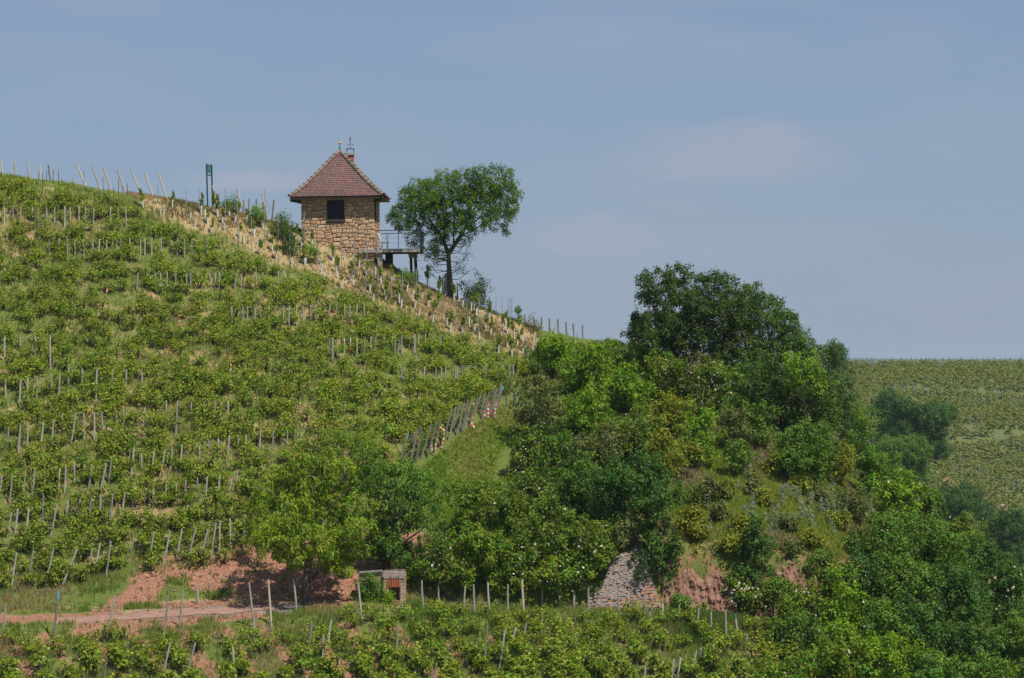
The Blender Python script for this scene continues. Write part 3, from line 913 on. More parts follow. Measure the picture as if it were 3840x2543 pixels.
mb.add([(cxp - .03, cy_ - .012, z0 + .42), (cxp + .045, cy_ - .012, z0 + .5), (cxp + .0, cy_ - .012, z0 + .78), (cxp - .05, cy_ - .012, z0 + .6),
        (cxp - .03, cy_ + .012, z0 + .42), (cxp + .045, cy_ + .012, z0 + .5), (cxp + .0, cy_ + .012, z0 + .78), (cxp - .05, cy_ + .012, z0 + .6)],
       [(0, 1, 2, 3), (7, 6, 5, 4), (0, 4, 5, 1), (1, 5, 6, 2), (2, 6, 7, 3), (3, 7, 4, 0)])
link('weather_vane', mb.mesh('weather_vane', ['iron']), ch_o)

# ------------------------------------------------------------------ viewing deck
DY0 = HUT_Y - 0.25
DY1 = DY0 + 4.4
dx0 = P(1345, 0, DY0).x; dx1 = P(1572, 0, DY0).x
dz1 = P(0, 934, DY0).z; dz0 = dz1 - 0.21
deck = empty('viewing_deck', (P(1409, 0, DY0).x, DY0, dz0), 'raised wooden viewing deck with thin railing on the right of the stone hut', 'deck')
deck.rotation_euler = (0, R(-0.8), R(-2.0))
ox, oz = deck.location.x, dz0
npl = 11
for i in range(npl):
    a = (DY1 - DY0) * i / npl; b_ = (DY1 - DY0) * (i + 1) / npl - .02
    mb = MB(); mb.box((dx0 - ox) if i == 0 else 0.28, a, .16, dx1 - ox, b_, .21)
    link('plank', mb.mesh('plank', ['concrete']), deck)
mb = MB()
mb.box(dx0 - ox, -.03, 0, dx1 - ox, .05, .158)
link('edge_beam', mb.mesh('edge_beam', ['concrete']), deck)
mb = MB(); mb.box(dx1 - ox - .06, .055, 0, dx1 - ox + .03, DY1 - DY0, .158); link('edge_beam', mb.mesh('edge_beam2', ['concrete']), deck)
for k in range(4):
    mb = MB(); y_ = .6 + k * 1.1; mb.box(.1, y_, .02, dx1 - ox - .07, y_ + .12, .155); link('joist', mb.mesh('joist', ['oldwood']), deck)
rl = 1.10
def dpost(x, y_, top=rl):
    mb = MB(); mb.tube([(x, y_, -.02), (x, y_, .21 + top)], .024, 6); link('railing_post', mb.mesh('railing_post', ['steel']), deck)
for uu in (1414, 1495, 1568): dpost(P(uu, 0, DY0).x - ox, -.06)
for k in range(6): dpost(dx1 - ox + .03, .35 + k * .78)
for uu in (1436, 1441, 1516): dpost(P(uu, 0, DY1).x - ox + .1, DY1 - DY0)
for yy in (-.06, DY1 - DY0):
    mb = MB(); mb.tube([(0.02, yy, .21 + rl), (dx1 - ox + .03, yy, .21 + rl)], .026, 6); link('handrail', mb.mesh('handrail', ['rail']), deck)
mb = MB(); mb.tube([(dx1 - ox + .03, -.06, .21 + rl), (dx1 - ox + .03, DY1 - DY0, .21 + rl)], .026, 6); link('handrail', mb.mesh('handrail', ['rail']), deck)
# middle wires
mb = MB()
for zz in (.45, .75): mb.tube([(0.02, -.06, zz + .1), (dx1 - ox + .03, -.06, zz + .1)], .006, 4)
link('railing_wire', mb.mesh('railing_wire', ['steel']), deck)
# trestle support
sy = 2.0
s0 = P(1529, 0, DY0 + sy).x - ox; s1 = P(1560, 0, DY0 + sy).x - ox
mb = MB(); mb.box(s0, sy - .2, -.27, s1, sy + .35, -.003); link('bearer', mb.mesh('bearer', ['concrete']), deck)
gz = lambda x, y_: Hs(ox + x, DY0 + y_) - oz
for a, b_, lean in ((s0 + .05, s0 + .21, .03), (s1 - .21, s1 - .03, .10)):
    yq = sy - .05 if lean < .05 else sy + .12
    g = gz((a + b_) / 2, yq) - .5
    mb = MB(); mb.hexa([(a + lean, yq - .08, g), (b_ + lean, yq - .08, g), (b_ + lean, yq + .08, g), (a + lean, yq + .08, g),
                        (a, yq - .08, -.272), (b_, yq - .08, -.272), (b_, yq + .08, -.272), (a, yq + .08, -.272)])
    link('leg', mb.mesh('leg', ['oldwood']), deck)
# stone pier and block next to the hut
g = gz(.3, .3) - .6
mb = MB(); mb.box(.10, .12, g, .38, .5, -.003); link('pier', mb.mesh('pier', ['concrete']), deck)
mb = MB(); mb.box(.45, 1.6, g - 1.2, .85, 2.6, -.003); link('pier', mb.mesh('pier2', ['oldwood']), deck)
# garden chair
chp = P(1440, 933, DY0 + 1.6)
chair = empty('garden_chair', (chp.x, DY0 + 1.6, dz1 + .002 + .02), 'white slatted plastic garden chair on the viewing deck by the hut wall', 'chair')
cw = .46
for sy_ in (-.22, .22):
    mb = MB(); mb.tube([(-.20, sy_, .0), (-.12, sy_, .22), (-.10, sy_, .40)], .026, 6); link('leg', mb.mesh('leg', ['white']), chair)
    mb = MB(); mb.tube([(.26, sy_, .0), (.20, sy_, .22), (.17, sy_, .40)], .026, 6); link('leg', mb.mesh('leg', ['white']), chair)
    mb = MB(); mb.tube([(-.14, sy_, .40), (.0, sy_, .43), (.30, sy_, .42)], .022, 6); link('seat_rail', mb.mesh('seat_rail', ['white']), chair)
for i in range(6):
    x = -.10 + i * .075
    mb = MB(); mb.box(x, -.24, .425, x + .055, .24, .445); link('seat_slat', mb.mesh('seat_slat', ['white']), chair)
for i in range(6):
    x = -.16 - i * .035; z = .50 + i * .075
    mb = MB(); mb.box(x - .012, -.24, z, x + .012, .24, z + .05); link('back_slat', mb.mesh('back_slat', ['white']), chair)
for sy_ in (-.23, .23):
    mb = MB(); mb.tube([(-.13, sy_ * 1.06, .42), (-.36, sy_ * 1.06, .97)], .02, 6); link('back_frame', mb.mesh('back_frame', ['white']), chair)

# ------------------------------------------------------------------ green sign seen edge-on from behind
sb = hit(782, 762)
sg = empty('sign_board', sb, 'tall dark green sign board on two legs at the ridge, seen from behind', 'sign')
k = sb.y / F
zt2 = P(0, 613, sb.y).z - sb.z; zm = P(0, 648, sb.y).z - sb.z; hwid = .5 * 20 * k
mb = MB(); mb.hexa([(-hwid, -.02, zm + .03), (hwid, .5, zm - .03), (hwid, .56, zm - .03), (-hwid, .04, zm + .03),
                    (-hwid - .01, -.02, zt2), (hwid, .5, zt2 - .09), (hwid, .56, zt2 - .09), (-hwid - .01, .04, zt2)])
link('board', mb.mesh('board', ['signback']), sg)
for (x0, y0) in ((-hwid * .72, 0), (hwid * .85, .5)):
    mb = MB(); mb.hexa([(x0 - .045 + .08, y0 - .10, -.4), (x0 + .045 + .08, y0 - .10, -.4), (x0 + .045 + .08, y0 - .03, -.4), (x0 - .045 + .08, y0 - .03, -.4),
                        (x0 - .045, y0 - .10, zt2 - .04), (x0 + .045, y0 - .10, zt2 - .04), (x0 + .045, y0 - .03, zt2 - .04), (x0 - .045, y0 - .03, zt2 - .04)])
    link('leg', mb.mesh('leg', ['signgreen']), sg)
mb = MB(); mb.hexa([(-hwid, -.12, zm - .14), (hwid, .40, zm - .2), (hwid, .46, zm - .2), (-hwid, -.06, zm - .14),
                    (-hwid, -.12, zm - .06), (hwid, .40, zm - .12), (hwid, .46, zm - .12), (-hwid, -.06, zm - .06)])
link('crossbar', mb.mesh('crossbar', ['signgreen']), sg)

# ------------------------------------------------------------------ stone spring niche
NY = 149.7
nb_ = P(1478, 2285, NY); g = Hs(nb_.x, NY)
niche = empty('stone_niche', (nb_.x, NY, g), 'small stone niche with a dark opening and brick lintel beside the track', 'niche')
def nx_(u): return P(u, 0, NY).x - nb_.x
def nz_(v): return P(0, v, NY).z - g
x0, x1 = nx_(1437), nx_(1520); o0, o1 = nx_(1459), nx_(1499)
zc = nz_(2163); ztop = nz_(2143); zo1 = nz_(2201); zo0 = nz_(2252)
dp = 1.6
mb = MB()
mb.box(x0, 0.03, -.5, o0, dp, zc); mb.box(o1, 0.03, -.5, x1, dp, zc); mb.box(o0, 0.03, -.5, o1, dp, zo0); mb.box(o0, .03, zo1, o1, dp, zc); mb.box(o0, .75, zo0, o1, dp, zo1)
link('wall', mb.mesh('niche_core', ['mortar']), niche)
mb = MB(); mb.hexa([(x0 - .03, -.05, zc + .003), (x1 + .03, -.05, zc + .003), (x1 + .03, dp, zc + .003), (x0 - .03, dp, zc + .003),
                    (x0 + .02, -.02, ztop), (x1 - .06, -.02, ztop - .03), (x1 - .06, dp, ztop), (x0 + .02, dp, ztop)])
link('capstone', mb.mesh('capstone', ['stonegrey']), niche)
xl = nx_(1345)
mb = MB(); mb.hexa([(xl, .45, -.5), (x0, .10, -.5), (x0, .6, -.5), (xl, .95, -.5), (xl, .45, ztop - .14), (x0, .10, ztop - .02), (x0, .6, ztop - .02), (xl, .95, ztop - .14)])
link('side_wall', mb.mesh('side_wall', ['mortar']), niche)
mb = MB(); mb.hexa([(xl, .38, ztop - .137), (x0 - .035, .03, ztop - .017), (x0 - .035, .65, ztop - .017), (xl, 1.0, ztop - .137), (xl, .38, ztop - .07), (x0 - .035, .03, ztop + .05), (x0 - .035, .65, ztop + .05), (xl, 1.0, ztop - .07)])
link('coping', mb.mesh('coping', ['concrete']), niche)
NST = [stone_mesh(300 + i, 'stone') for i in range(4)]; NSG = [stone_mesh(320 + i, 'stonegrey') for i in range(4)]
def nstone(xa, xb, za, zb, lst=NST, y=0.0, d=.14):
    s = link('stone', lst[rg.randint(4)], niche); s.location = ((xa + xb) / 2, y, (za + zb) / 2); s.scale = ((xb - xa) * .95, d, (zb - za) * .93)
z = -.4
while z < zc - .03:
    h = rg.uniform(.12, .2); h = min(h, zc - z)
    for (a, b_) in ((x0, o0), (o1, x1)):
        if z + h < nz_(2201) or True:
            mdl = (a + b_) / 2 + rg.uniform(-.05, .05)
            if (b_ - a) > .25 and rg.rand() < .6: nstone(a, mdl, z, z + h); nstone(mdl, b_, z, z + h)
            else: nstone(a, b_, z, z + h, NST if rg.rand() < .7 else NSG)
    z += h
z = -.4
while z < zo0 - .02:
    h = min(.16, zo0 - z); nstone(o0, (o0 + o1) / 2, z, z + h); nstone((o0 + o1) / 2, o1, z, z + h); z += h
nbk = 6
for i in range(nbk):
    o = link('brick', brick_me, niche)
    a = nx_(1452) + (nx_(1504) - nx_(1452)) * (i + .5) / nbk
    o.location = (a, -.05, (zo1 + nz_(2173)) / 2); o.scale = ((nx_(1504) - nx_(1452)) / nbk * .70, .12, (nz_(2173) - zo1))
z = nz_(2172)
for (a, b_) in ((x0, x0 + .35), (x0 + .35, x0 + .72), (x0 + .72, x1)): nstone(a, b_, z + .01, zc - .005, NSG, -.03)

# ------------------------------------------------------------------ grey and red retaining wall
RWY = 150.0
def wallp(u, v, back=0.0): return P(u, v, RWY + back)
BL, BR = wallp(2205, 2345), wallp(2498, 2345)
TR, TL = wallp(2409, 2054, 1.5), wallp(2296, 2098, 1.3)
rw = empty('retaining_wall', (BL + BR) / 2, 'tapering drystone retaining wall, grey above and orange below, behind the vineyard', 'wall')
org = (BL + BR) / 2
def rq(s, t, d=0.0):
    p = (BL * (1 - s) + BR * s) * (1 - t) + (TL * (1 - s) + TR * s) * t
    return p - org + Vector((0, d, d * .25))
mb = MB(); mb.hexa([rq(0, -.15, .10), rq(1, -.15, .10), rq(1, -.15, 3.0), rq(0, -.15, 3.0), rq(0, 1, .10), rq(1, 1, .10), rq(1, 1, 2.6), rq(0, 1, 2.6)])
link('wall_core', mb.mesh('wall_core', ['mortar']), rw)
SG = [stone_mesh(400 + i, 'stonegrey') for i in range(5)]; SR = [stone_mesh(410 + i, 'stonered') for i in range(5)]
rows = 27
fx = (rq(1, .5) - rq(0, .5)).normalized(); fz = (rq(.5, 1) - rq(.5, 0)).normalized(); fy = fz.cross(fx) * 1
rot = Matrix((fx, fz.cross(fx), fz)).transposed()
cnt = 0
for j in range(rows):
    t = (j + .5) / rows
    wid = (rq(1, t) - rq(0, t)).length; hh = (rq(.5, 1) - rq(.5, 0)).length / rows
    x = 0
    while x < wid - .03:
        ww = min(rg.uniform(.12, .34) * (1 + .4 * (1 - t)), wid - x)
        s = (x + ww / 2) / wid
        red = rg.rand() < (0.85 - 1.25 * t) + 0.35 * (s - .5)
        o = link('stone', (SR if red else SG)[rg.randint(5)], rw)
        o.matrix_local = Matrix.Translation(rq(s, t, rg.uniform(-.03, .05))) @ rot.to_4x4() @ Matrix.Rotation(rg.normal() * .22, 4, 'Y') @ Matrix.Diagonal((ww * 1.06, .12, hh * rg.uniform(1.0, 1.4), 1))
        cnt += 1; x += ww
# low annex of the same wall on its left
BL2, BR2 = wallp(2178, 2345, .3), wallp(2290, 2345, .3); TL2, TR2 = wallp(2212, 2228, .8), wallp(2276, 2205, .8)
lw = empty('low_wall', (BL2 + BR2) / 2, 'low grey drystone wall end at the left foot of the retaining wall', 'wall')
org2 = (BL2 + BR2) / 2
def rq2(s, t, d=0.0):
    p = (BL2 * (1 - s) + BR2 * s) * (1 - t) + (TL2 * (1 - s) + TR2 * s) * t
    return p - org2 + Vector((0, d, 0))
mb = MB(); mb.hexa([rq2(0, -.2, .1), rq2(1, -.2, .1), rq2(1, -.2, 1.5), rq2(0, -.2, 1.5), rq2(0, 1, .1), rq2(1, 1, .1), rq2(1, 1, 1.5), rq2(0, 1, 1.5)])
link('wall_core', mb.mesh('wall_core', ['mortar']), lw)
for j in range(9):
    t = (j + .5) / 9; wid = (rq2(1, t) - rq2(0, t)).length; hh = (rq2(.5, 1) - rq2(.5, 0)).length / 9; x = 0
    while x < wid - .03:
        ww = min(rg.uniform(.14, .30), wid - x)
        o = link('stone', SG[rg.randint(5)], lw)
        o.matrix_local = Matrix.Translation(rq2((x + ww / 2) / wid, t, rg.uniform(-.02, .05))) @ rot.to_4x4() @ Matrix.Diagonal((ww * .94, .2, hh * .92, 1)); x += ww

# ------------------------------------------------------------------ red rock outcrops
def cliff(name, poly_bl, poly_br, poly_tr, poly_tl, y0, y1, label, seed):
    nx2, nz2 = 70, 46
    A, B_ = P(*poly_bl, y0), P(*poly_br, y0); C_, D_ = P(*poly_tr, y1), P(*poly_tl, y1)
    s, t = np.meshgrid(np.linspace(0, 1, nx2), np.linspace(0, 1, nz2))
    A, B_, C_, D_ = [np.array(q) for q in (A, B_, C_, D_)]
    S = s[..., None]; T = t[..., None]
    p = (A * (1 - S) + B_ * S) * (1 - T) + (D_ * (1 - S) + C_ * S) * T
    slab = fbm(p[..., 0] * 3.0 + p[..., 2] * .35, p[..., 2] * .8, seed, 5)
    blk = np.abs(fbm(p[..., 0] * 1.1, p[..., 2] * 2.2, seed + 9, 4)) + .10 * (vnoise(p[..., 0] * 2.6 + p[..., 2] * .4, p[..., 2] * 2.2, seed + 4) > .6)
    p[..., 2] -= (fbm(p[..., 0] * 1.6, p[..., 0] * 0, seed + 3, 4) + .3) * t ** 3 * 1.5
    p[..., 1] -= slab * .75 + blk * .55
    edge = np.clip(np.minimum(np.minimum(s, 1 - s) * 9, (1 - t) * 7), 0, 1)
    p[..., 1] += (1 - edge) ** 2 * 2.2
    p[..., 2] -= (1 - np.clip(np.minimum(s, 1 - s) * 6, 0, 1)) * t * .7
    co = p.reshape(-1, 3)
    f = [(j * nx2 + i, j * nx2 + i + 1, (j + 1) * nx2 + i + 1, (j + 1) * nx2 + i) for j in range(nz2 - 1) for i in range(nx2 - 1)]
    me = bpy.data.meshes.new(name); me.from_pydata(co.tolist(), [], f); me.materials.append(M['rock']); me.update()
    tag(link(name, me), label, kind='structure')
cliff('cliff', (2450, 2390), (2800, 2370), (2770, 2075), (2480, 2095), 149.7, 151.6, 'bare reddish brown rock face right of the retaining wall', 51)
cliff('cliff', (2760, 2350), (3090, 2300), (3040, 2080), (2810, 2075), 150.0, 152.0, 'smaller bare red rock face beyond the dark bushy tree', 57)
# ------------------------------------------------------------------ wording helpers
ORD = ['first', 'second', 'third', 'fourth', 'fifth', 'sixth', 'seventh', 'eighth', 'ninth', 'tenth', 'eleventh', 'twelfth', 'thirteenth', 'fourteenth',
       'fifteenth', 'sixteenth', 'seventeenth', 'eighteenth', 'nineteenth', 'twentieth', 'twenty-first', 'twenty-second', 'twenty-third', 'twenty-fourth']
def nth(i, n):
    if i == 0: return 'leftmost'
    if i == n - 1: return 'rightmost'
    if i <= n / 2 or n - 1 - i >= len(ORD): return ORD[i] + ' from the left' if i < len(ORD) else 'mid-row'
    return ORD[n - 1 - i] + ' from the right'

# ------------------------------------------------------------------ posts and stakes
def post_mesh(seed, mname, r=0.05, n=7, top=None):
    r_ = np.random.RandomState(seed); mb = MB()
    pts, rad = [], []
    for i in range(5):
        f = i / 4
        pts.append((r_.normal() * .008 * (0 < i < 4), r_.normal() * .008 * (0 < i < 4), f)); rad.append(r * (1.08 - .22 * f) * r_.uniform(.93, 1.07))
    if top: 
        mb.tube(pts[:4] + [(0, 0, .86)], rad, n, 0)
        mb.tube([(0, 0, .861), (0, 0, 1.0)], [r * 1.04, r * .95], n, 1)
        return mb.mesh('post', [mname, top])
    mb.tube(pts, rad, n)
    return mb.mesh('post', [mname])
PM = {'wood': [post_mesh(i, 'post', .052) for i in range(5)], 'dark': [post_mesh(20 + i, 'postdark', .055) for i in range(4)],
      'pale': [post_mesh(30 + i, 'pale', .055) for i in range(3)], 'steel': [post_mesh(40, 'steel', .024, 5)], 'rust': [post_mesh(50, 'rust', .022, 5)],
      'blue': [post_mesh(60, 'postdark', .055, 7, 'bluepaint')], 'green': [post_mesh(61, 'post', .052, 7, 'greenpaint')], 'red': [post_mesh(62, 'post', .052, 7, 'redpaint')],
      'thin': [post_mesh(70 + i, 'post', .045, 6) for i in range(3)]}
ALLPOSTS = []
rp = np.random.RandomState(77)
def place_post(u0, v0, u1, v1, kind, name, label, cat, group, bury=.30, y=None):
    """foot pixel (u1,v1) stands on the slope, head pixel (u0,v0)"""
    if name == 'vine_post' and kind == 'thin': u1 += (u1 - u0) * .15; v1 += 16
    g = hit(u1, v1) if y is None else Vector((P(u1, 0, y).x, y, Hs(P(u1, 0, y).x, y)))
    hd_ = P(u0, v0, g.y + rp.normal() * .05)
    d = hd_ - g
    ln = d.length
    d.normalize()
    o = link(name, PM[kind][rp.randint(len(PM[kind]))])
    o.location = g - d * bury
    o.rotation_mode = 'QUATERNION'
    o.rotation_quaternion = d.to_track_quat('Z', 'Y')
    o.scale = (1, 1, ln + bury)
    tag(o, label, cat, group)
    ALLPOSTS.append((u1, v1, g, label))
    return o
ROWN = []
def row(items, kind, name, fmt, cat, group, ox=0, oy=0, s=1.0, default_h=110, special=None):
    """items: (x, top[, bottom[, xbottom]]) in crop pixels"""
    items = sorted(items, key=lambda q: q[0])
    for i, it in enumerate(items):
        x, tp = it[0], it[1]
        bt = it[2] if len(it) > 2 else tp + default_h
        xb = it[3] if len(it) > 3 else x
        kd = (special or {}).get(i, kind)
        lab = fmt.replace('%', nth(i, len(items)))
        place_post(ox + x / s, oy + tp / s, ox + xb / s, oy + bt / s, kd, name, lab, cat, group)
        rest = fmt.split('%')[1].strip(' ,')
        noun = 'stake' if 'stake' in name else 'post'
        ALLPOSTS[-1] = ALLPOSTS[-1][:3] + ((nth(i, len(items)).replace(' from', ' ' + noun + ' from') if ' from' in nth(i, len(items)) else nth(i, len(items)) + ' ' + noun) + ', ' + rest.replace('in the ', ''),)

W = 'vine_post'; GP = 'wooden posts in the vineyard rows'
c1 = dict(ox=0, oy=560, s=1.96); c3 = dict(ox=0, oy=1300, s=1.96); c4 = dict(ox=1100, oy=850, s=2.153); c5 = dict(ox=0, oy=1900, s=1.973)
row([(30, 418, 520), (95, 412, 500), (152, 415, 498), (237, 428, 500), (280, 425, 570), (340, 425, 520), (402, 425, 515), (475, 420, 545), (515, 425, 510), (580, 420, 495), (628, 425, 510),
     (688, 425, 520), (755, 415, 490), (812, 420, 505), (868, 425, 500), (925, 425, 545)], 'thin', W, 'grey post, % in the highest row under the skyline', 'post', GP, **c1)
row([(362, 660, 740), (435, 655, 755), (497, 655, 800), (552, 660, 755), (615, 660, 750), (683, 660, 755), (728, 660, 765), (785, 665, 750), (858, 655, 740), (888, 655, 735), (952, 650, 765),
     (1032, 660, 740), (1063, 660, 755), (1116, 650, 755), (1183, 655, 735), (1258, 670, 730), (1303, 655, 755), (1355, 655, 770), (1410, 655, 735), (1465, 660, 735), (1520, 655, 740)],
    'thin', W, 'grey post, % in the second row below the skyline', 'post', GP, **c1)
row([(1015, 908, 1010, 1003), (1078, 905, 980), (1140, 905, 1000), (1180, 908, 990), (1228, 900, 985), (1292, 900, 1000), (1370, 915, 1005), (1402, 905, 995), (1455, 895, 985), (1542, 908, 985),
     (1585, 905, 995, 1578), (1612, 900, 1000), (1742, 905, 1005, 1722), (1770, 915, 990), (1880, 900, 970), (1930, 905, 990), (2045, 890, 980), (2085, 888, 965)],
    'thin', W, 'grey post, % in the third long row of the slope', 'post', GP, **c1)
row([(1703, 1160, 1240), (1785, 1158, 1225), (1818, 1155, 1215), (1875, 1160, 1230), (1918, 1158, 1230), (1973, 1150, 1235), (2028, 1150, 1255), (2085, 1150, 1260), (2125, 1148, 1275), (2180, 1145, 1280),
     (2228, 1155, 1225), (2282, 1145, 1240), (2320, 1145, 1230)], 'thin', W, 'grey post, % in the fourth row left of the tapes', 'post', GP, **c1)
row([(138, 630, 740), (180, 628, 700), (300, 630, 740, 275), (350, 628, 700), (413, 625, 735), (457, 630, 745), (513, 620, 715), (573, 620, 700)],
    'thin', W, 'grey post, % in the short row below the deck', 'post', GP, **c4)
row([(290, 900, 1000), (317, 900, 1060), (410, 900, 1000), (460, 895, 985), (512, 892, 1030), (580, 890, 1030, 570), (625, 888, 980), (665, 890, 970), (732, 880, 955), (822, 875, 985), (868, 900, 980, 842), (876, 875, 995),
     (935, 885, 960), (980, 870, 990), (1010, 868, 925), (1065, 870, 945), (1127, 875, 955), (1195, 872, 960, 1180)], 'thin', W, 'grey post, % in the row with the looped tape', 'post', GP, **c4)
row([(880, 1145, 1230, 870), (893, 1145, 1225), (993, 1145, 1240, 985), (1057, 1128, 1205), (1155, 1148, 1215, 1138), (1200, 1145, 1215, 1190), (1228, 1128, 1210), (1310, 1125, 1200), (1322, 1150, 1230), (1363, 1115, 1170),
     (1415, 1122, 1155), (1468, 1118, 1185), (1540, 1130, 1205, 1525), (1553, 1105, 1190), (1690, 1115, 1220, 1650), (1748, 1105, 1230, 1740), (1775, 1110, 1175)],
    'thin', W, 'grey post, % in the lowest row before the leaning posts', 'post', GP, **c4)
row([(35, -80, 130), (150, -80, 20), (258, -85, 70), (370, -85, 160)], 'wood', W, 'tall grey post, % of four at the left edge, mid slope', 'post', GP, **c3)
row([(42, 235, 370), (155, 240, 440, 138), (203, 225, 430), (270, 215, 380), (375, 205, 370), (440, 205, 370, 430), (503, 150, 300), (605, 160, 330), (714, 165, 395, 705), (827, 170, 250), (930, 165, 320, 922), (1043, 170, 270)],
    'wood', W, 'weathered post, % in the row above the red soil patch', 'post', GP, **c3)
row([(62, 595, 740, 52), (150, 575, 770, 135), (202, 555, 760), (320, 550, 725, 303), (395, 535, 745, 375), (458, 490, 620), (557, 490, 715, 525), (615, 490, 680), (693, 485, 690), (750, 480, 665), (855, 470, 560), (908, 460, 585), (1065, 448, 580, 1055)],
    'wood', W, 'weathered post, % in the row below the red soil patch', 'post', GP, **c3)
row([(1222, 395, 470), (1302, 400, 650, 1293), (1408, 400, 540, 1398), (1500, 400, 525), (1582, 400, 520), (1676, 400, 520)], 'wood', W, 'weathered post, % of the six left above the large cherry tree', 'post', GP, **c3)
row([(985, 740, 945, 965), (1040, 790, 910), (1132, 765, 935, 1115), (1215, 755, 960, 1175), (1268, 740, 910, 1245), (1338, 720, 920, 1320), (1465, 700, 810), (1535, 680, 750), (1605, 675, 820), (1685, 650, 790, 1675), (1752, 670, 810, 1745),
     (1810, 650, 780, 1800), (1915, 610, 750, 1908), (2005, 620, 760), (2110, 615, 730), (2187, 590, 700)], 'wood', W, 'weathered post, % in the long row towards the cherry crown', 'post', GP, **c3)
row([(12, 940, 1060, 0), (90, 935, 1170, 68), (188, 925, 1080, 172), (258, 900, 1110, 235), (355, 900, 1010, 340), (440, 895, 1080, 428), (482, 880, 1080, 475), (546, 860, 990), (678, 870, 1060, 650), (782, 855, 1060, 738), (820, 820, 1010, 798),
     (1365, 980, 1115, 1355), (1450, 960, 1060), (1525, 955, 1100, 1510), (1618, 940, 1090, 1605), (1702, 965, 1050, 1690), (1745, 905, 1010, 1735), (1928, 860, 960)], 'wood', W, 'grey post, % in the third row above the dirt track', 'post', GP, **c3)
row([(85, 1220, 1380, 55), (130, 1190, 1380, 110), (212, 1180, 1400, 190), (422, 1155, 1390, 372), (500, 1130, 1260, 485), (590, 1120, 1265, 565), (672, 1105, 1275, 655), (740, 1085, 1270, 730), (828, 1080, 1300, 808), (918, 1065, 1200, 900),
     (975, 1050, 1190), (1075, 1045, 1170, 1062), (1127, 1030, 1170), (1222, 1010, 1140), (1295, 1000, 1140), (1800, 1235, 1500, 1790)], 'wood', W, 'grey post, % in the second row above the dirt track', 'post', GP, **c3)
row([(122, 340, 585, 85), (245, 325, 600, 200), (398, 305, 605, 328), (570, 318, 585, 462), (685, 305, 470, 645), (742, 270, 490, 697), (820, 255, 525, 785), (990, 235, 350, 965), (1072, 230, 340, 1045), (1140, 185, 425, 1098), (1258, 180, 440, 1205),
     (1345, 165, 400, 1305), (1453, 155, 400, 1385), (1538, 165, 395, 1488), (1598, 120, 370, 1562), (1628, 105, 380, 1622), (1700, 85, 330, 1706), (1812, 60, 320, 1803)], 'wood', W, 'leaning grey post, % in the lowest row beside the red soil', 'post', GP, **c5)
# lower vineyard
row([(45, 655, 1010, 20), (435, 625, 990, 395), (848, 660, 1000, 790), (1243, 655, 970, 1212), (1353, 620, 900, 1325), (1457, 575, 720, 1466), (1842, 558, 900, 1880), (1985, 540, 880, 2010), (2172, 533, 780, 2196)],
    'wood', W, 'tall grey post, % in the top row left of the niche', 'post', 'posts of the lower vineyard', special={0: 'red', 1: 'blue', 7: 'pale'}, **c5)
row([(1262, 1000, 1300, 1190), (1445, 1005, 1230, 1390), (1755, 960, 1050, 1735), (1720, 1035, 1300, 1745), (2305, 853, 1110, 2280)], 'wood', W, 'grey post, % of the scattered posts in the lower left vineyard', 'post', 'posts of the lower vineyard', **c5)
row([(42, 1120, 1290, 38), (315, 1108, 1290, 290), (515, 1100, 1290, 508), (790, 1115, 1290, 768), (1998, 840, 1070, 1975)], 'steel', 'steel_stake', 'shiny steel stake, % along the bottom left corner', 'stake', 'steel stakes of the lower vineyard', **c5)
row([(1057, 1100, 1270), (1845, 885, 1170, 1850)], 'rust', 'rusty_stake', 'thin rusty stake, % of two in the lower left vineyard', 'stake', 'steel stakes of the lower vineyard', **c5)
c6 = dict(ox=1100, oy=1900, s=1.973)
row([(480, 560, 870, 508), (677, 560, 700), (798, 560, 770, 806), (950, 543, 770, 960), (1070, 578, 735, 1078), (1272, 588, 760, 1258), (1333, 575, 800, 1342), (1438, 558, 800, 1452), (1587, 575, 800), (1692, 540, 800, 1708), (1845, 598, 740, 1840),
     (1970, 622, 730), (2076, 620, 760), (2183, 598, 800)], 'wood', W, 'upright grey post, % in the top row right of the niche', 'post', 'posts of the lower vineyard', special={9: 'pale'}, **c6)
row([(135, 850, 1100, 108), (282, 838, 1030, 252), (222, 948, 1130, 218), (770, 848, 1100, 765), (1725, 855, 960, 1705), (1842, 783, 910, 1830), (1645, 893, 1060, 1608), (1565, 918, 1200, 1525), (1303, 1088, 1205, 1275)], 'wood', W,
    'grey post, % mid slope in the lower vineyard', 'post', 'posts of the lower vineyard', **c6)
row([(1062, 1163, 1290, 1020), (912, 1183, 1290, 890), (802, 1203, 1300, 775), (630, 1235, 1310, 615)], 'wood', W, 'grey post, % of four at the bottom centre of the picture', 'post', 'posts of the lower vineyard', **c6)
row([(1438, 880, 1200, 1408), (1350, 1005, 1205)], 'steel', 'steel_stake', 'bluish steel stake, % of two in the middle of the lower vineyard', 'stake', 'steel stakes of the lower vineyard', **c6)
c8 = dict(ox=2200, oy=1700, s=1.444)
row([(75, 742, 850), (172, 750, 870), (222, 748, 870, 230), (312, 780, 880), (338, 812, 895, 345), (412, 813, 925), (501, 825, 905), (606, 838, 980, 600), (673, 862, 965), (752, 850, 1040, 756), (803, 872, 1000, 820)],
    'wood', W, 'slim grey post, % in the top row before the retaining wall', 'post', 'posts of the lower vineyard', special={10: 'green'}, **c8)
row([(318, 1160, 1240, 312), (413, 1125, 1240, 400), (472, 1112, 1240, 458), (510, 1105, 1225, 490), (595, 1070, 1195, 570), (620, 1058, 1120), (868, 980, 1055, 858), (395, 1160, 1240, 385), (208, 1195, 1250)], 'wood', W,
    'grey post, % at the bottom right of the lower vineyard', 'post', 'posts of the lower vineyard', **c8)
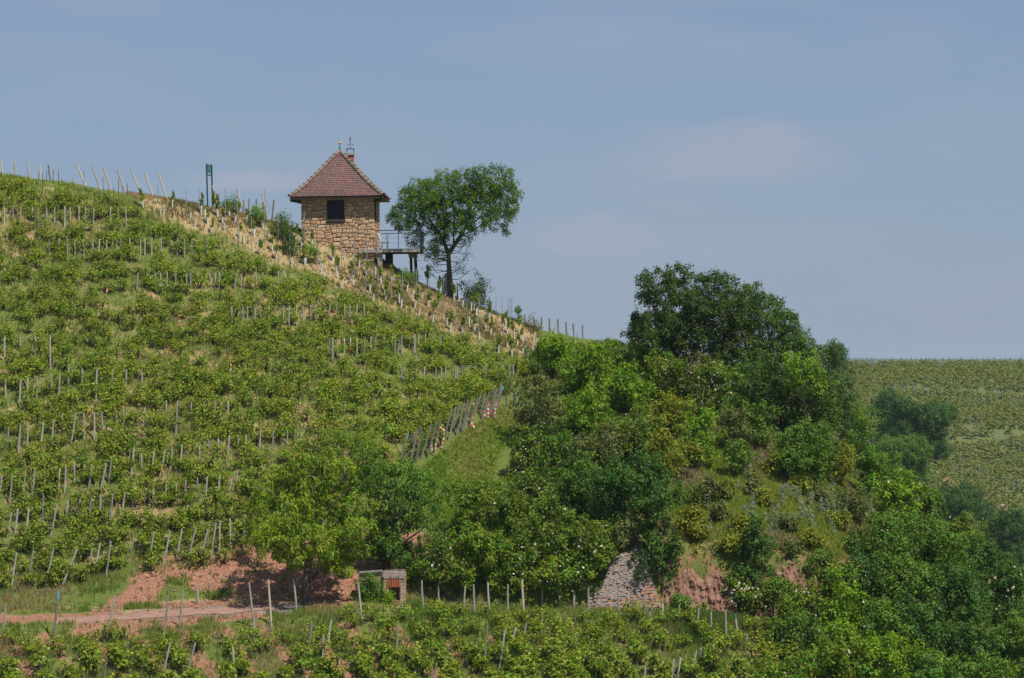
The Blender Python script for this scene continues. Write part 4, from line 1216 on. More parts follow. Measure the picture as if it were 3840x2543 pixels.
row([(690, 990, 1170, 682), (795, 982, 1060), (757, 1000, 1090)], 'steel', 'steel_stake', 'dull steel stake, % of three at the right vineyard end', 'stake', 'steel stakes of the lower vineyard', **c8)
# crowded leaning posts above the meadow patch
c9 = dict(ox=1450, oy=1400, s=3.92)
row([(315, 895, 1260, 205), (405, 868, 1200, 310), (450, 828, 1320, 350), (515, 800, 1310, 430), (655, 745, 1265, 500), (728, 715, 1260, 590), (790, 672, 1190, 705), (950, 540, 1090, 805), (1018, 490, 990, 910), (1073, 450, 870, 965),
     (1140, 438, 925, 1028), (1198, 398, 890, 1100), (1260, 360, 810, 1140), (1342, 348, 790, 1220), (1388, 312, 630, 1278), (1445, 325, 650, 1370), (1512, 275, 705, 1390), (1592, 215, 650, 1500), (1615, 235, 630, 1528), (1682, 192, 610, 1580), (1712, 190, 570, 1608)],
    'dark', 'leaning_post', 'dark slanting post, % in the crowded line above the meadow', 'post', 'slanting posts crowded along the meadow edge', special={0: 'blue', 20: 'blue'}, **c9)
row([(1757, 315, 490, 1770), (1865, 262, 450, 1875), (1882, 262, 480, 1905), (1950, 330, 480)], 'dark', 'leaning_post', 'dark post, % of four half hidden right of the crowded line', 'post', 'slanting posts crowded along the meadow edge', **c9)
# end posts against the sky
row([(5, 80, 190, 18), (105, 95, 190, 118), (200, 92, 195, 215), (290, 107, 200, 297), (355, 115, 220, 370)], 'pale', 'end_post', 'upright end post on the skyline, % of five at the left edge', 'post', 'end posts on the skyline', special={4: 'dark'}, **c1)
row([(567, 112, 260, 625), (678, 122, 270, 735), (762, 135, 275, 815), (862, 150, 285, 925), (967, 158, 320, 1040), (1065, 175, 345, 1125), (1165, 182, 370, 1230)], 'pale', 'end_post', 'slanting pale end post, % of the seven left of the sign', 'post', 'end posts on the skyline', **c1)
row([(1560, 265, 385, 1603), (1740, 285, 420, 1795), (1928, 325, 460, 1970)], 'pale', 'end_post', 'slanting end post, % of three between the sign and the hut', 'post', 'end posts on the skyline', **c1)
row([(1830, 360, 430), (1885, 365, 440), (1935, 390, 440), (2013, 370, 445, 2000), (1718, 385, 430), (1757, 392, 432), (1790, 375, 440)], 'dark', 'short_post', 'short dark post, % of the stumps between sign and hut', 'post', 'short posts on the ridge', **c1)
row([(1868, 710, 765, 1872), (1942, 735, 805, 1950), (2004, 732, 805), (2067, 740, 790, 2072), (2135, 748, 815, 2142), (2200, 765, 825, 2206), (2260, 780, 860, 2268), (2335, 795, 855)], 'dark', 'end_post', 'dark end post, % on the skyline between tree and thicket', 'post', 'end posts on the skyline', **c4)
row([(1205, 408, 560), (1217, 388, 560), (1229, 375, 560), (1241, 372, 560), (1253, 325, 560), (1274, 400, 570), (1325, 455, 590)], 'wood', 'stored_post', 'grey post, % of the bundle leaning by the hut tree trunk', 'post', 'posts standing round the trunk of the hut tree', **c4)
# steel stakes of the young vineyard
row([(617, 155, 300), (757, 200, 330), (1160, 265, 400), (1270, 290, 420), (1367, 290, 440), (1463, 290, 430), (1655, 285, 600), (1746, 290, 690), (1850, 490, 745), (1943, 470, 700), (1947, 292, 440), (2043, 470, 730), (2132, 455, 800), (2236, 458, 810), (2330, 700, 900)],
    'steel', 'steel_stake', 'blue grey steel stake, % among the young vines left of the hut', 'stake', 'steel stakes of the young vines', **c1)
row([(190, 145, 370), (287, 135, 390), (388, 115, 400), (492, 110, 390), (592, 95, 300), (584, 312, 570), (685, 360, 570), (789, 368, 590), (884, 350, 620), (991, 335, 640), (1098, 353, 620)], 'steel', 'steel_stake',
    'blue grey steel stake, % among the young vines in front of the hut', 'stake', 'steel stakes of the young vines', **c4)
row([(1203, 540, 810), (1308, 580, 840), (1401, 590, 890), (1498, 575, 880), (1555, 542, 760), (1585, 560, 720), (1603, 608, 780), (1638, 548, 700), (1686, 568, 700), (1735, 580, 760), (1750, 575, 820), (1765, 568, 720), (1780, 840, 980), (1884, 895, 1030),
     (2217, 860, 940), (2290, 858, 960), (2265, 845, 920)], 'steel', 'steel_stake', 'blue grey steel stake, % among the young vines right of the hut tree', 'stake', 'steel stakes of the young vines', **c4)
row([(450, 370, 450, 420)][:0] + [(485, 362, 470, 435)], 'dark', 'leaning_stake', 'short grey stake slanting among the young vines below the hut, %', 'stake', 'steel stakes of the young vines', **c4)
# thin rusty stakes inside the old vineyard
row([(282, 170, 265), (315, 168, 330), (343, 155, 235), (391, 150, 240), (430, 147, 245), (697, 320, 410), (732, 300, 375), (762, 290, 430), (793, 282, 410), (836, 280, 380), (871, 215, 350), (898, 265, 350), (936, 250, 350)], 'rust', 'rusty_stake',
    'thin dark stake, % among the vines right under the left skyline', 'stake', 'rusty stakes in the old vineyard', **c1)
row([(1095, 450, 520), (1122, 455, 500), (1160, 435, 530), (1191, 430, 550), (1230, 430, 520), (1266, 425, 510), (1303, 435, 500), (1338, 350, 510), (1612, 650, 740), (1637, 645, 700), (1720, 640, 700), (1750, 645, 700), (1783, 635, 700), (1821, 630, 700)],
    'rust', 'rusty_stake', 'thin rusty stake, % along the border with the young vines', 'stake', 'rusty stakes in the old vineyard', **c1)
row([(95, 680, 790, 80), (157, 670, 780, 150), (215, 680, 800, 205), (290, 675, 760), (105, 940, 1050), (187, 930, 1010), (263, 935, 1030), (332, 935, 1010), (420, 930, 1000), (600, 950, 1020), (622, 925, 1010), (738, 930, 1010), (792, 925, 1020), (868, 930, 990), (910, 935, 1000), (975, 920, 980)],
    'rust', 'rusty_stake', 'thin rusty stake, % among the upper left vines', 'stake', 'rusty stakes in the old vineyard', **c1)
row([(10, 1225, 1290), (155, 1230, 1330, 130), (248, 1220, 1300), (325, 1210, 1310), (425, 1230, 1350, 412), (528, 1215, 1320, 505), (625, 1210, 1380, 610), (760, 1205, 1300), (845, 1215, 1300), (897, 1205, 1310, 875), (980, 1205, 1280), (1023, 1200, 1260), (1280, 1180, 1290), (405, 1350, 1430),
     (548, 1430, 1510), (620, 1420, 1480)], 'rust', 'rusty_stake', 'thin rusty stake, % across the middle of the left slope', 'stake', 'rusty stakes in the old vineyard', **c1)
row([(745, 40, 200, 735), (860, 30, 110), (952, 20, 150, 935), (1265, 0, 90), (1420, -60, 60), (1520, -10, 60), (1583, -20, 90), (1665, -10, 60), (1690, -40, 60), (618, 490, 640), (1122, 430, 490), (1880, 300, 380), (1690, 280, 340), (2070, 280, 360), (2198, 330, 430), (2265, 240, 370), (2340, 180, 250)],
    'rust', 'rusty_stake', 'thin rusty stake, % between the grey rows of the mid slope', 'stake', 'rusty stakes in the old vineyard', **c3)
row([(110, 240, 340), (185, 230, 310), (105, 430, 600), (40, 440, 600), (250, 420, 540), (180, 420, 500), (368, 400, 510), (520, 360, 480), (650, 360, 430), (853, 310, 380), (900, 310, 380), (575, 370, 430)], 'rust', 'rusty_stake',
    'thin rusty stake, % left of the crowded slanting posts', 'stake', 'rusty stakes in the old vineyard', ox=1100, oy=1300, s=1.96)
row([(318, 1080, 1340), (58, -180, -120), (1420, 60, 120), (1298, 530, 640), (1450, 960, 1060)][:1], 'steel', 'steel_stake', 'tall bluish stake near the lower left edge of the old vineyard, %', 'stake', 'rusty stakes in the old vineyard', **c3)

# ------------------------------------------------------------------ trellis wires between the skyline posts
def wire(pts, name, label, r=.007):
    mb = MB()
    for a, b_ in zip(pts[:-1], pts[1:]):
        m_ = (a + b_) / 2 - Vector((0, 0, .03 * (b_ - a).length / 3)); mb.tube([a, m_, b_], r, 4, cap=False)
    tag(link(name, mb.mesh(name, ['steel'])), label, 'wire', 'trellis wires')
def hy(u, v, y): return P(u, v, y)
wire([hy(288, 622, 184.6), hy(345, 629, 184.4), hy(390, 637, 184.2), hy(440, 644, 184), hy(494, 650, 184), hy(545, 657, 184), hy(596, 662, 184), hy(700, 690, 184)], 'trellis_wire', 'thin wire strung along the tops of the slanting end posts')
wire([hy(3, 606, 185), hy(54, 617, 185), hy(104, 615, 185), hy(148, 626, 185), hy(200, 640, 185)], 'trellis_wire', 'thin wire between the upright end posts at the left edge')
wire([hy(845, 706, 184), hy(891, 710, 184), hy(988, 732, 184), hy(1090, 745, 184)], 'trellis_wire', 'thin wire from the sign towards the hut roof')
def slope_wire(us, label):
    pts = []
    for u, v, up in us:
        g = hit(u, v); pts.append(g + Vector((0, 0, up)))
    wire(pts, 'trellis_wire', label, .006)
slope_wire([(1371, 1110, 1.3), (1456, 1120, 1.3), (1558, 1145, 1.3), (1659, 1225, 1.3), (1707, 1240, 1.3)], 'slack wire through the young vines below the deck')
slope_wire([(1188, 1020, 1.4), (1233, 1030, 1.4), (1280, 1035, 1.4), (1328, 1030, 1.4), (1419, 1124, 1.3), (1466, 1128, 1.3), (1510, 1138, 1.3)], 'slack wire through the young vines in front of the hut wall')

# ------------------------------------------------------------------ red and white barrier tapes
def tape(pts, label, w=.075, y=None):
    g = hit(*pts[-1]); yy = g.y - .38
    P3 = [P(u, v, yy) for u, v in pts]
    # resample
    out = []
    for a, b_ in zip(P3[:-1], P3[1:]):
        n = max(2, int((b_ - a).length / .055))
        out += [a.lerp(b_, k / n) for k in range(n)]
    out.append(P3[-1])
    mb = MB()
    for i in range(len(out) - 1):
        tw0, tw1 = i * .35, (i + 1) * .35
        def off(i_, p):
            d = (out[min(i_ + 1, len(out) - 1)] - out[max(i_ - 1, 0)]).normalized()
            s = d.cross(Vector((0, 1, 0)));
            if s.length < .1: s = Vector((1, 0, 0))
            s.normalize(); a = .5 * math.sin(i_ * .5 + len(pts))
            return (s * math.cos(a) + Vector((0, 1, 0)) * math.sin(a)) * w / 2 * (0.75 + .25 * math.sin(i_ * .9))
        a0, a1 = off(i, 0), off(i + 1, 0)
        mb.add([out[i] - a0, out[i] + a0, out[i + 1] + a1, out[i + 1] - a1, out[i] - a0 + Vector((0, .006, 0)), out[i] + a0 + Vector((0, .006, 0)), out[i + 1] + a1 + Vector((0, .006, 0)), out[i + 1] - a1 + Vector((0, .006, 0))],
               [(0, 1, 2, 3), (7, 6, 5, 4), (0, 4, 5, 1), (2, 6, 7, 3)], (i // 2) % 2)
    tag(link('barrier_tape', mb.mesh('barrier_tape', ['tapered', 'tapewhite'])), label, 'tape', 'red and white barrier tapes')
def tz(ox, oy, s, pts): return [(ox + x / s, oy + y / s) for x, y in pts]
T9 = lambda *p: tz(1450, 1400, 3.92, p); T4 = lambda *p: tz(1100, 850, 2.153, p); T1 = lambda *p: tz(0, 560, 1.96, p); T3 = lambda *p: tz(0, 1300, 1.96, p)
for pts, lab, ww in [
    (T9((1450, 440), (1440, 540), (1432, 660)), 'left strip of the pair of broad red and white tapes near the right slanting posts', .13),
    (T9((1490, 420), (1497, 540), (1488, 650)), 'right strip of the pair of broad red and white tapes near the right slanting posts', .15),
    (T9((1612, 410), (1600, 520), (1585, 640)), 'long red and white tape hanging from the rightmost slanting post', .12),
    (T9((1260, 610), (1255, 740), (1292, 800)), 'single red and white tape hanging midway along the slanting posts', .12),
    (T9((735, 810), (790, 790), (840, 830), (842, 960), (805, 1090)), 'arched red and white tape drooping between two slanting posts', .11),
    (T9((915, 740), (885, 790), (850, 800)), 'short red tape knot high on a slanting post', .12),
    (T9((640, 940), (655, 1010), (668, 1150)), 'red and white tape on the left half of the slanting posts', .11),
    (T9((750, 930), (725, 1040), (715, 1185)), 'thin trailing tape left of the arched tape', .09),
    (T9((395, 1040), (440, 995), (480, 1080)), 'tent shaped tape loop near the left end of the slanting posts', .09),
    (T9((415, 1110), (445, 1128)), 'small red scrap below the tent shaped tape loop', .09),
    (T9((1135, 985), (1155, 990), (1160, 1020)), 'tiny red tape scrap lying in the meadow grass', .05),
    (T4((980, 865), (965, 900), (935, 950)), 'long looped tape in the vines below the young vineyard', .10),
    (T4((950, 870), (955, 930), (980, 900)), 'second strand of the looped tape in the mid slope vines', .08),
    (T4((335, 680), (340, 730)), 'white tape flag under the hut, left of the curled pair', .08),
    (T4((345, 690), (320, 720), (292, 730)), 'loose white tape end under the hut', .05),
    (T4((445, 745), (450, 775), (475, 760), (478, 800)), 'crumpled red and white tape between the curled pieces', .07),
    (T4((512, 770), (520, 738), (540, 735), (545, 775)), 'arched white tape in the vines below the deck', .07),
    (T4((462, 980), (462, 1000)), 'small red tape knot on a post of the mid slope', .08),
    (T4((868, 1190), (870, 1235), (890, 1215)), 'crumpled red and white tape above the slanting posts', .10),
    (T1((790, 1020), (778, 1070)), 'red and white tape at the upper left of the slope', .11),
    (T1((1325, 1240), (1310, 1290), (1325, 1320), (1332, 1260)), 'closed loop of red and white tape on the left slope', .09),
    (T1((1412, 1280), (1416, 1350)), 'faded red tape right of the closed loop', .07),
    (T1((2200, 1080), (2185, 1100)), 'small red and white tape under the left wall of the hut', .09),
    (T1((1885, 960), (1878, 975)), 'tiny red tape mark below the young vines', .07),
    (T3((1685, 85), (1700, 120), (1695, 175)), 'white and red tape in the middle of the old vineyard', .10),
    (T3((1875, 355), (1868, 400)), 'small faint tape left of the cherry tree top', .07),
    (tz(1100, 1300, 1.96, [(580, 420), (570, 465)]), 'pink tape flutter up left of the slanting posts', .08),
    (tz(1100, 1300, 1.96, [(420, 10), (420, 30)]), 'small orange red tape far up the slope', .07)]:
    tape(pts, lab, ww * .95)

# ------------------------------------------------------------------ vines of the old vineyard
rv = np.random.RandomState(21)
def vine_variant(seed, n, leaf=.125, pal='vine', ht=.74, wd=.46):
    r_ = np.random.RandomState(seed)
    lobes = []
    for k in range(7):
        lobes.append((r_.uniform(-wd, wd) * 1.0, r_.uniform(-.28, .28), ht * r_.uniform(.42, .92), r_.uniform(.10, .18), r_.uniform(.10, .18), r_.uniform(.08, .17)))
    Q, C = foliage(r_, lobes, n, 1.2, leaf, leaf * .92, pal, spread=.15, up=1.0, hue=.22, inner=.3)
    return Q, C
def vine_trunk(seed, ht=.62):
    r_ = np.random.RandomState(seed); mb = MB()
    p = [(0, 0, -.2)]; x = 0; z = 0; y = 0
    for k in range(5):
        x += r_.normal() * .10; y += r_.normal() * .05; z += ht / 5; p.append((x, y, z))
    mb.tube(p, [.055, .05, .045, .05, .045, .055], 6)
    for s in (-1, 1):
        a = r_.uniform(.35, .6)
        mb.tube([p[-1], (x + s * a * .5, y, z + r_.uniform(.0, .2)), (x + s * a, y, z + r_.uniform(-.05, .2))], [.035, .022, .010], 5)
    return mb.mesh('vine_trunk', ['vinewood'])
VFOL = [quad_mesh('vine_foliage', *vine_variant(500 + i, 30), 'leaf') for i in range(9)]
VFOLBIG = [quad_mesh('vine_foliage', *vine_variant(540 + i, 30, .150, 'vine', .86, .5), 'leaf') for i in range(9)]
VTR = [vine_trunk(600 + i) for i in range(8)]
PLANTM = [(u, v + (52 if k in range(4, 12) else (26 if k in (1, 2, 3) else 0))) for k, (u, v) in enumerate(MAIN)]
cand = []
ri = 0
POSTXY = np.array([(p[2].x, p[2].y) for p in ALLPOSTS])
yy = 151.9
while yy < 186:
    ri += 1
    for k, x in enumerate(np.arange(-34, 5.5, .62)):
        xx = x + rv.normal() * .16 + (.47 if ri % 2 else 0); y2 = yy + rv.normal() * .24 + .35 * math.sin(x * .5)
        z = Hs(xx, y2); u, v = proj(xx, y2, z)
        dd_ = POSTXY - np.array([xx, y2])
        nr = np.where((np.abs(dd_[:, 0]) < .40) & (dd_[:, 1] > -.2) & (dd_[:, 1] < 1.5))[0]
        if len(nr):
            if rv.rand() < .2: continue
            xx += .42 * (1 if dd_[nr[0], 0] < 0 else -1); z = Hs(xx, y2); u, v = proj(xx, y2, z)
        if u < -70 or not inpoly(u, v, PLANTM): continue
        if inpoly(u, v, GPATCH): continue
        if rv.rand() < .05 + .10 * (vnoise(np.array([xx * .3]), np.array([y2 * .3]), 77)[0] > .72): continue
        cand.append((xx, y2, z, float(u), float(v)))
    yy += 1.0 if yy < 164 else .9
cand.sort(key=lambda c: c[1])
low = []
# lower vineyard: rows run down the slope to the right
for r_i in range(-31, 16):
    for k in range(0, 18):
        s = k * .74 + rv.normal() * .12
        x = r_i * 1.35 + s * .42 - 1 + rv.normal() * .16; y = 145.7 - s * .80
        if y < 137.6: continue
        z = Hs(x, y); u, v = proj(x, y, z)
        if u < -60 or u > 3020 or v > 2720: continue
        if v < 2395 - 0 and u < 1250: continue
        if rv.rand() < (.42 if u < 1250 else .10): continue
        low.append((x, y, z, float(u), float(v)))
low.sort(key=lambda c: c[1])
print('main vines', len(cand), 'low', len(low))
def nearest_post(u, v):
    best = min(ALLPOSTS, key=lambda p: (p[0] - u) ** 2 + (p[1] - v) ** 2)
    return best
def side_word(du, dv):
    if abs(du) > abs(dv) * 1.1: return 'left of' if du < 0 else 'right of'
    return 'above' if dv < 0 else 'below'
USED = set()
def make_vine(x, y, z, u, v, lowv):
    ps = sorted(ALLPOSTS, key=lambda p: (p[0] - u) ** 2 + (p[1] - v) ** 2)[:40]
    lab = None
    for p in ps:
        l_ = 'grapevine ' + side_word(u - p[0], v - p[1]) + ' the ' + p[3]
        if l_ not in USED and len(l_.split()) <= 16: lab = l_; break
    if lab is None: lab = 'grapevine ' + side_word(u - ps[0][0], v - ps[0][1]) + ' the ' + ps[0][3]; lab = ' '.join(lab.split()[:16])
    USED.add(lab)
    t_ = empty('grapevine', (x, y, z), lab, 'grapevine', 'grapevines of the lower vineyard' if lowv else 'lowest grapevines of the old vineyard', rv.uniform(-.35, .35) + (-.9 if lowv else 0))
    s = rv.uniform(.8, 1.12)
    f = link('foliage', (VFOLBIG if lowv else VFOL)[rv.randint(9)], t_); f.scale = (s, s, s * rv.uniform(.9, 1.1)); f['kind'] = 'stuff'
    f.rotation_euler = (0, 0, rv.choice([0, PI]))
    tr = link('trunk', VTR[rv.randint(8)], t_); tr.rotation_euler = (rv.normal() * .15, rv.normal() * .25, rv.uniform(0, 6)); tr.scale = (1, 1, s)
for c in low[:170]: make_vine(*c, True)
rest_low = low[170:]
for c in cand[:120]: make_vine(*c, False)
QS, CS = [], []
VQ = [vine_variant(500 + i, 32, .112) for i in range(7)]
trk = MB()
for (x, y, z, u, v) in cand[120:] + rest_low:
    Q, C = VQ[rv.randint(7)]
    a = rv.choice([0, PI]) + rv.normal() * .3; s = rv.uniform(.78, 1.15) * (.86 if y > 168 else 1)
    ca, sa = math.cos(a) * s, math.sin(a) * s
    q = np.empty_like(Q); q[..., 0] = Q[..., 0] * ca - Q[..., 1] * sa + x; q[..., 1] = Q[..., 0] * sa + Q[..., 1] * ca + y; q[..., 2] = Q[..., 2] * s * rv.uniform(.85, 1.1) + z
    QS.append(q); CS.append(C * rv.uniform(.82, 1.18) * np.array([rv.uniform(.88, 1.15), 1, 1]))
    b0 = (x, y, z - .1); m_ = (x + rv.normal() * .1, y, z + .4); e = (m_[0] + rv.normal() * .12, y, z + .5)
    trk.tube([b0, m_, e], [.05, .042, .035], 5, cap=False)
ov = quad_mesh('grapevines', np.concatenate(QS), np.concatenate(CS), 'leaf')
old = link('old_vineyard_vines', ov); tag(old, 'dense rows of leafy old grapevines covering the steep slope', 'grapevines', kind='stuff')
o = link('vine_trunks', trk.mesh('vine_trunks', ['vinewood']), old); o['kind'] = 'stuff'
print('vine leaves', len(ov.polygons))

# ------------------------------------------------------------------ young vines with pale grow tubes
tubes4 = [(17, 45), (60, 105), (152, 90), (97, 250), (218, 240), (227, 305), (320, 215), (412, 205), (345, 305), (355, 350), (250, 370), (383, 430), (457, 280), (530, 260), (483, 410), (460, 370), (583, 340), (662, 330), (617, 465), (645, 545), (708, 400), (735, 475), (742, 530),
          (792, 385), (829, 455), (872, 585), (855, 540), (917, 458), (955, 520), (980, 595), (1040, 525), (1087, 590), (1012, 670), (1115, 665), (1127, 715), (1170, 590), (1240, 730), (1268, 775), (1300, 660), (1365, 585), (1420, 730), (1435, 610), (1457, 605), (1460, 785), (1362, 795),
          (1475, 645), (1500, 845), (1548, 780), (1530, 905), (1593, 820), (1580, 690), (1655, 960), (1670, 840), (1715, 735), (1723, 920), (1692, 770), (1727, 800), (1785, 840), (1765, 975), (1820, 790), (1832, 825), (1853, 870), (1807, 910), (1852, 970), (1930, 950), (1888, 1010), (1940, 860),
          (1300, 530), (1333, 550), (1175, 475), (1185, 490), (1083, 425)]
tubes1 = [(1052, 365), (1180, 415), (1265, 365), (1397, 455), (1432, 515), (1478, 420), (1505, 440), (1525, 490), (1550, 565), (1567, 410), (1600, 440), (1633, 490), (1650, 540), (1687, 440), (1725, 480), (1760, 600), (1790, 640), (1812, 485), (1855, 535), (1870, 580), (1890, 640),
          (1932, 525), (1975, 590), (1990, 635), (2004, 690), (1910, 720), (2030, 750), (2052, 570), (2092, 615), (2113, 680), (2145, 795), (2172, 610), (2210, 680), (2232, 755), (2243, 800), (2295, 650)]
tb = MB(); tb.tube([(0, 0, -.05), (0, 0, .50)], [.044, .044], 8); TUBE = tb.mesh('grow_tube', ['tube'])
YF = []
for i in range(7):
    r_ = np.random.RandomState(700 + i)
    hgt = r_.uniform(.4, .8)
    lob = [(r_.normal() * .05, r_.normal() * .05, .52 + hgt * f, .10 + .06 * r_.rand(), .10, hgt * .22) for f in (.15, .45, .8)]
    YF.append(quad_mesh('young_foliage', *foliage(r_, lob, 60, 5, .11, .085, 'vine', spread=.07, up=.8, hue=.15), 'leaf'))
st = MB(); st.tube([(0, 0, .45), (.01, 0, 1.05)], [.012, .006], 4); STEM = st.mesh('young_stem', ['twig'])
young = [(x / 1.96, 560 + y / 1.96) for x, y in tubes1] + [(1100 + x / 2.153, 850 + y / 2.153) for x, y in tubes4]
young.sort()
lms = [(500, 'under the slanting end posts'), (690, 'left of the green sign'), (800, 'below the green sign'), (1000, 'right of the green sign'), (1135, 'left of the hut'), (1230, 'before the left half of the hut'), (1345, 'under the hut window and wall'),
       (1460, 'below the near end of the deck'), (1580, 'below the deck legs'), (1700, 'below the hut tree'), (1830, 'right of the hut tree'), (1930, 'near the right end of the young vineyard'), (2100, 'at the thicket edge')]
groups_ = {}
for u, v in young:
    i = next((k for k, (lim, _) in enumerate(lms) if u < lim), len(lms) - 1)
    groups_.setdefault(i, []).append((u, v))
for i, L_ in groups_.items():
    L_.sort(key=lambda q: q[1])
    n = len(L_)
    for j, (u, v) in enumerate(L_):
        g = hit(u, v + 32)
        word = 'highest' if j == 0 else ('lowest' if j == n - 1 else ORD[j] + ' from the top')
        t_ = empty('young_vine', g, 'tubed young vine, ' + word + ' of those ' + lms[i][1], 'young vine', 'young vines in grow tubes')
        t_.rotation_euler = (0, rv.normal() * .07 + .06, 0)
        link('grow_tube', TUBE, t_).scale = (1, 1, rv.uniform(.85, 1.12))
        if rv.rand() < .66:
            f = link('foliage', YF[rv.randint(7)], t_); f.rotation_euler = (0, 0, rv.uniform(0, 6)); s = rv.uniform(.55, 1.0); f.scale = (s * .75, s * .75, s); f.location = (0, 0, -.5 * (s - 1)); f['kind'] = 'stuff'
            link('stem', STEM, t_)

# ------------------------------------------------------------------ shrubs and trees
def plant(name, u, vb, wpx, hpx, pal, label, cat='bush', y=None, dens=7.2, per=8.5, leaf=.15, nl=None, flowers=0, trunk=False, depth=None, dz=0.0, droop=0., fcol=None, hitf=None, seed=None, up=.5, sparse=False, group=None, asp=.62, spread=.20):
    g = (hitf or hit)(u, vb) if y is None else Vector((P(u, 0, y).x, y, Hs(P(u, 0, y).x, y)))
    k = g.y / F
    Wd, Ht = wpx * k / 2, hpx * k
    zb = P(u, vb, g.y).z - g.z
    r_ = np.random.RandomState(seed if seed is not None else (int(u * 7 + vb * 13) % 99991))
    dp = (depth or 0.85) * Wd
    lobes = []
    nl = nl or int(np.clip(Wd * Ht * 2.2, 4, 16))
    z0 = zb + (Ht * .30 if trunk else -0.05)
    hh = zb + Ht - z0
    for i in range(nl):
        rr = r_.uniform(.34, .52) * min(Wd, hh * .62)
        f = (i + .5) / nl
        zz = z0 + rr * .8 + (hh - rr * 1.75) * (r_.rand() ** .8)
        lim = math.sqrt(max(0.05, 1 - ((zz - z0) / hh - .42) ** 2 / .42))
        an = r_.uniform(0, 2 * PI); q = math.sqrt(r_.rand())
        lobes.append((math.cos(an) * q * (Wd * lim - rr * .75), math.sin(an) * q * (dp * lim - rr * .5), zz, rr * r_.uniform(.95, 1.3), rr * r_.uniform(.9, 1.1), rr * r_.uniform(.75, 1.0)))
    lobes.append((0, 0, z0 + hh * .40, Wd * .62, dp * .62, hh * .36))
    lobes.append((r_.normal() * .1 * Wd, 0, zb + Ht - .30 * hh, Wd * .42, dp * .42, .26 * hh))
    Q, C = foliage(r_, lobes, dens * (.55 if sparse else 1), per, leaf, leaf * asp, pal, spread=spread, up=up, droop=droop)
    o = empty(name, g, label, cat, group)
    f = link('crown' if trunk else 'foliage', quad_mesh(name + '_leaves', Q, C, 'leaf'), o); f['kind'] = 'stuff'
    mb = MB()
    limb_tubes(mb, r_, (0, 0, -.3), (r_.normal() * .1, 0, zb + Ht * (.32 if trunk else .14)), lobes[:7], max(.04, .035 * Ht) if trunk else .04)
    link('trunk' if trunk else 'stem', mb.mesh(name + '_wood', ['bark']), o)
    if flowers:
        add_flowers(o, lobes, flowers, r_, fcol)
    return o
def add_flowers(o, lobes, n, r_, fcol=None, size=.062):
    V, C = [], []
    L_ = np.array(lobes); wgt = L_[:, 3] * L_[:, 5]; wgt = wgt / wgt.sum()
    ii = r_.choice(len(L_), n, p=wgt)
    d = unit(r_.normal(size=(n, 3)) + np.array([0, -1.0, .6]))
    p = L_[ii, :3] + d * L_[ii, 3:6] * r_.uniform(1.02, 1.22, (n, 1))
    s = size * r_.uniform(.6, 1.2, (n, 1))
    nrm = unit(d + r_.normal(size=(n, 3)) * .3); a = unit(np.cross(nrm, np.array([0, 0, 1.0]))); b_ = np.cross(nrm, a)
    q1 = np.stack([p - a * s - b_ * s * .3, p + a * s * .3 - b_ * s, p + a * s + b_ * s * .3, p - a * s * .3 + b_ * s], 1)
    base = np.array(fcol or (.80, .70, .66)) * r_.uniform(.8, 1.1, (n, 1)) * (1 - np.array([0, .25, .22]) * (r_.rand(n, 1) < .3))
    f = link('blossom', quad_mesh('blossoms', q1, np.clip(base, 0, .85), 'leaf'), o); f['kind'] = 'stuff'

B = plant
# upper thicket, right of the young vineyard
B('bush', 2075, 1425, 210, 180, 'bright', 'bright green bush at the end of the young vineyard, upper left of the thicket')
B('bush', 2210, 1480, 230, 210, 'bright', 'broad bright green bush under the row of dark skyline posts')
B('bush', 2300, 1395, 150, 120, 'bright', 'small bright bush with upright shoots on the skyline right of the end posts')
B('bush', 2395, 1400, 170, 110, 'mid', 'low green bush on the skyline just left of the big dark tree')
B('rose_bush', 2480, 1500, 210, 180, 'rose', 'wild rose bush with pale blossoms under the left edge of the big dark tree', flowers=14)
B('rose_bush', 2610, 1500, 230, 170, 'grey', 'wild rose mound topped with creamy blossoms in front of the big dark tree', flowers=60)
B('rose_bush', 2690, 1590, 200, 240, 'rose', 'tall wild rose bush thick with pale blossoms beside the dark gap', flowers=70)
B('bush', 2350, 1560, 240, 190, 'bright', 'rounded yellow green bush in the centre of the upper thicket')
B('bush', 2180, 1640, 230, 190, 'bright', 'light green bush below the broad bright one')
B('bush', 2020, 1660, 260, 270, 'grey', 'twiggy olive grey bush at the right border of the old vineyard', dens=7, sparse=True)
B('bush', 2500, 1640, 210, 170, 'yellow', 'yellowish bush in the middle of the thicket under the rose mound', dens=7.2)
B('bush', 2370, 1720, 230, 180, 'rose', 'green bush with a few blossoms in the middle of the thicket', flowers=12)
B('bush', 2240, 1790, 230, 190, 'grey', 'hazy olive bush above the dark hawthorn', dens=7.2)
B('bush', 2080, 1780, 220, 180, 'mid', 'dull green bush right of the crowded slanting posts')
B('rose_bush', 1960, 1800, 170, 200, 'rose', 'dark wild rose with white blossoms at the upper right of the meadow', flowers=30)
B('rose_bush', 1985, 1940, 200, 190, 'rose', 'wild rose with white blossoms at the lower right of the meadow', flowers=26)
B('bush', 2640, 1760, 190, 240, 'bright', 'vivid green bush with a dark stem beneath the tall rose bush')
B('bush', 2760, 1700, 170, 170, 'grey', 'greyish bush with bare twigs beneath the dark tree trunks', dens=7, sparse=True)
B('bush', 2520, 1800, 200, 190, 'yellow', 'olive bush left of the vivid green one', dens=7.2)
B('bush', 2760, 1790, 170, 140, 'mid', 'small leafy bush at the top of the weedy slope')
B('bush', 2650, 1890, 150, 110, 'grey', 'grey green bush right of the dark hawthorn', dens=7)
B('bush', 2590, 2010, 120, 100, 'yellow', 'yellow green broom bush above the rock face', dens=7.2)
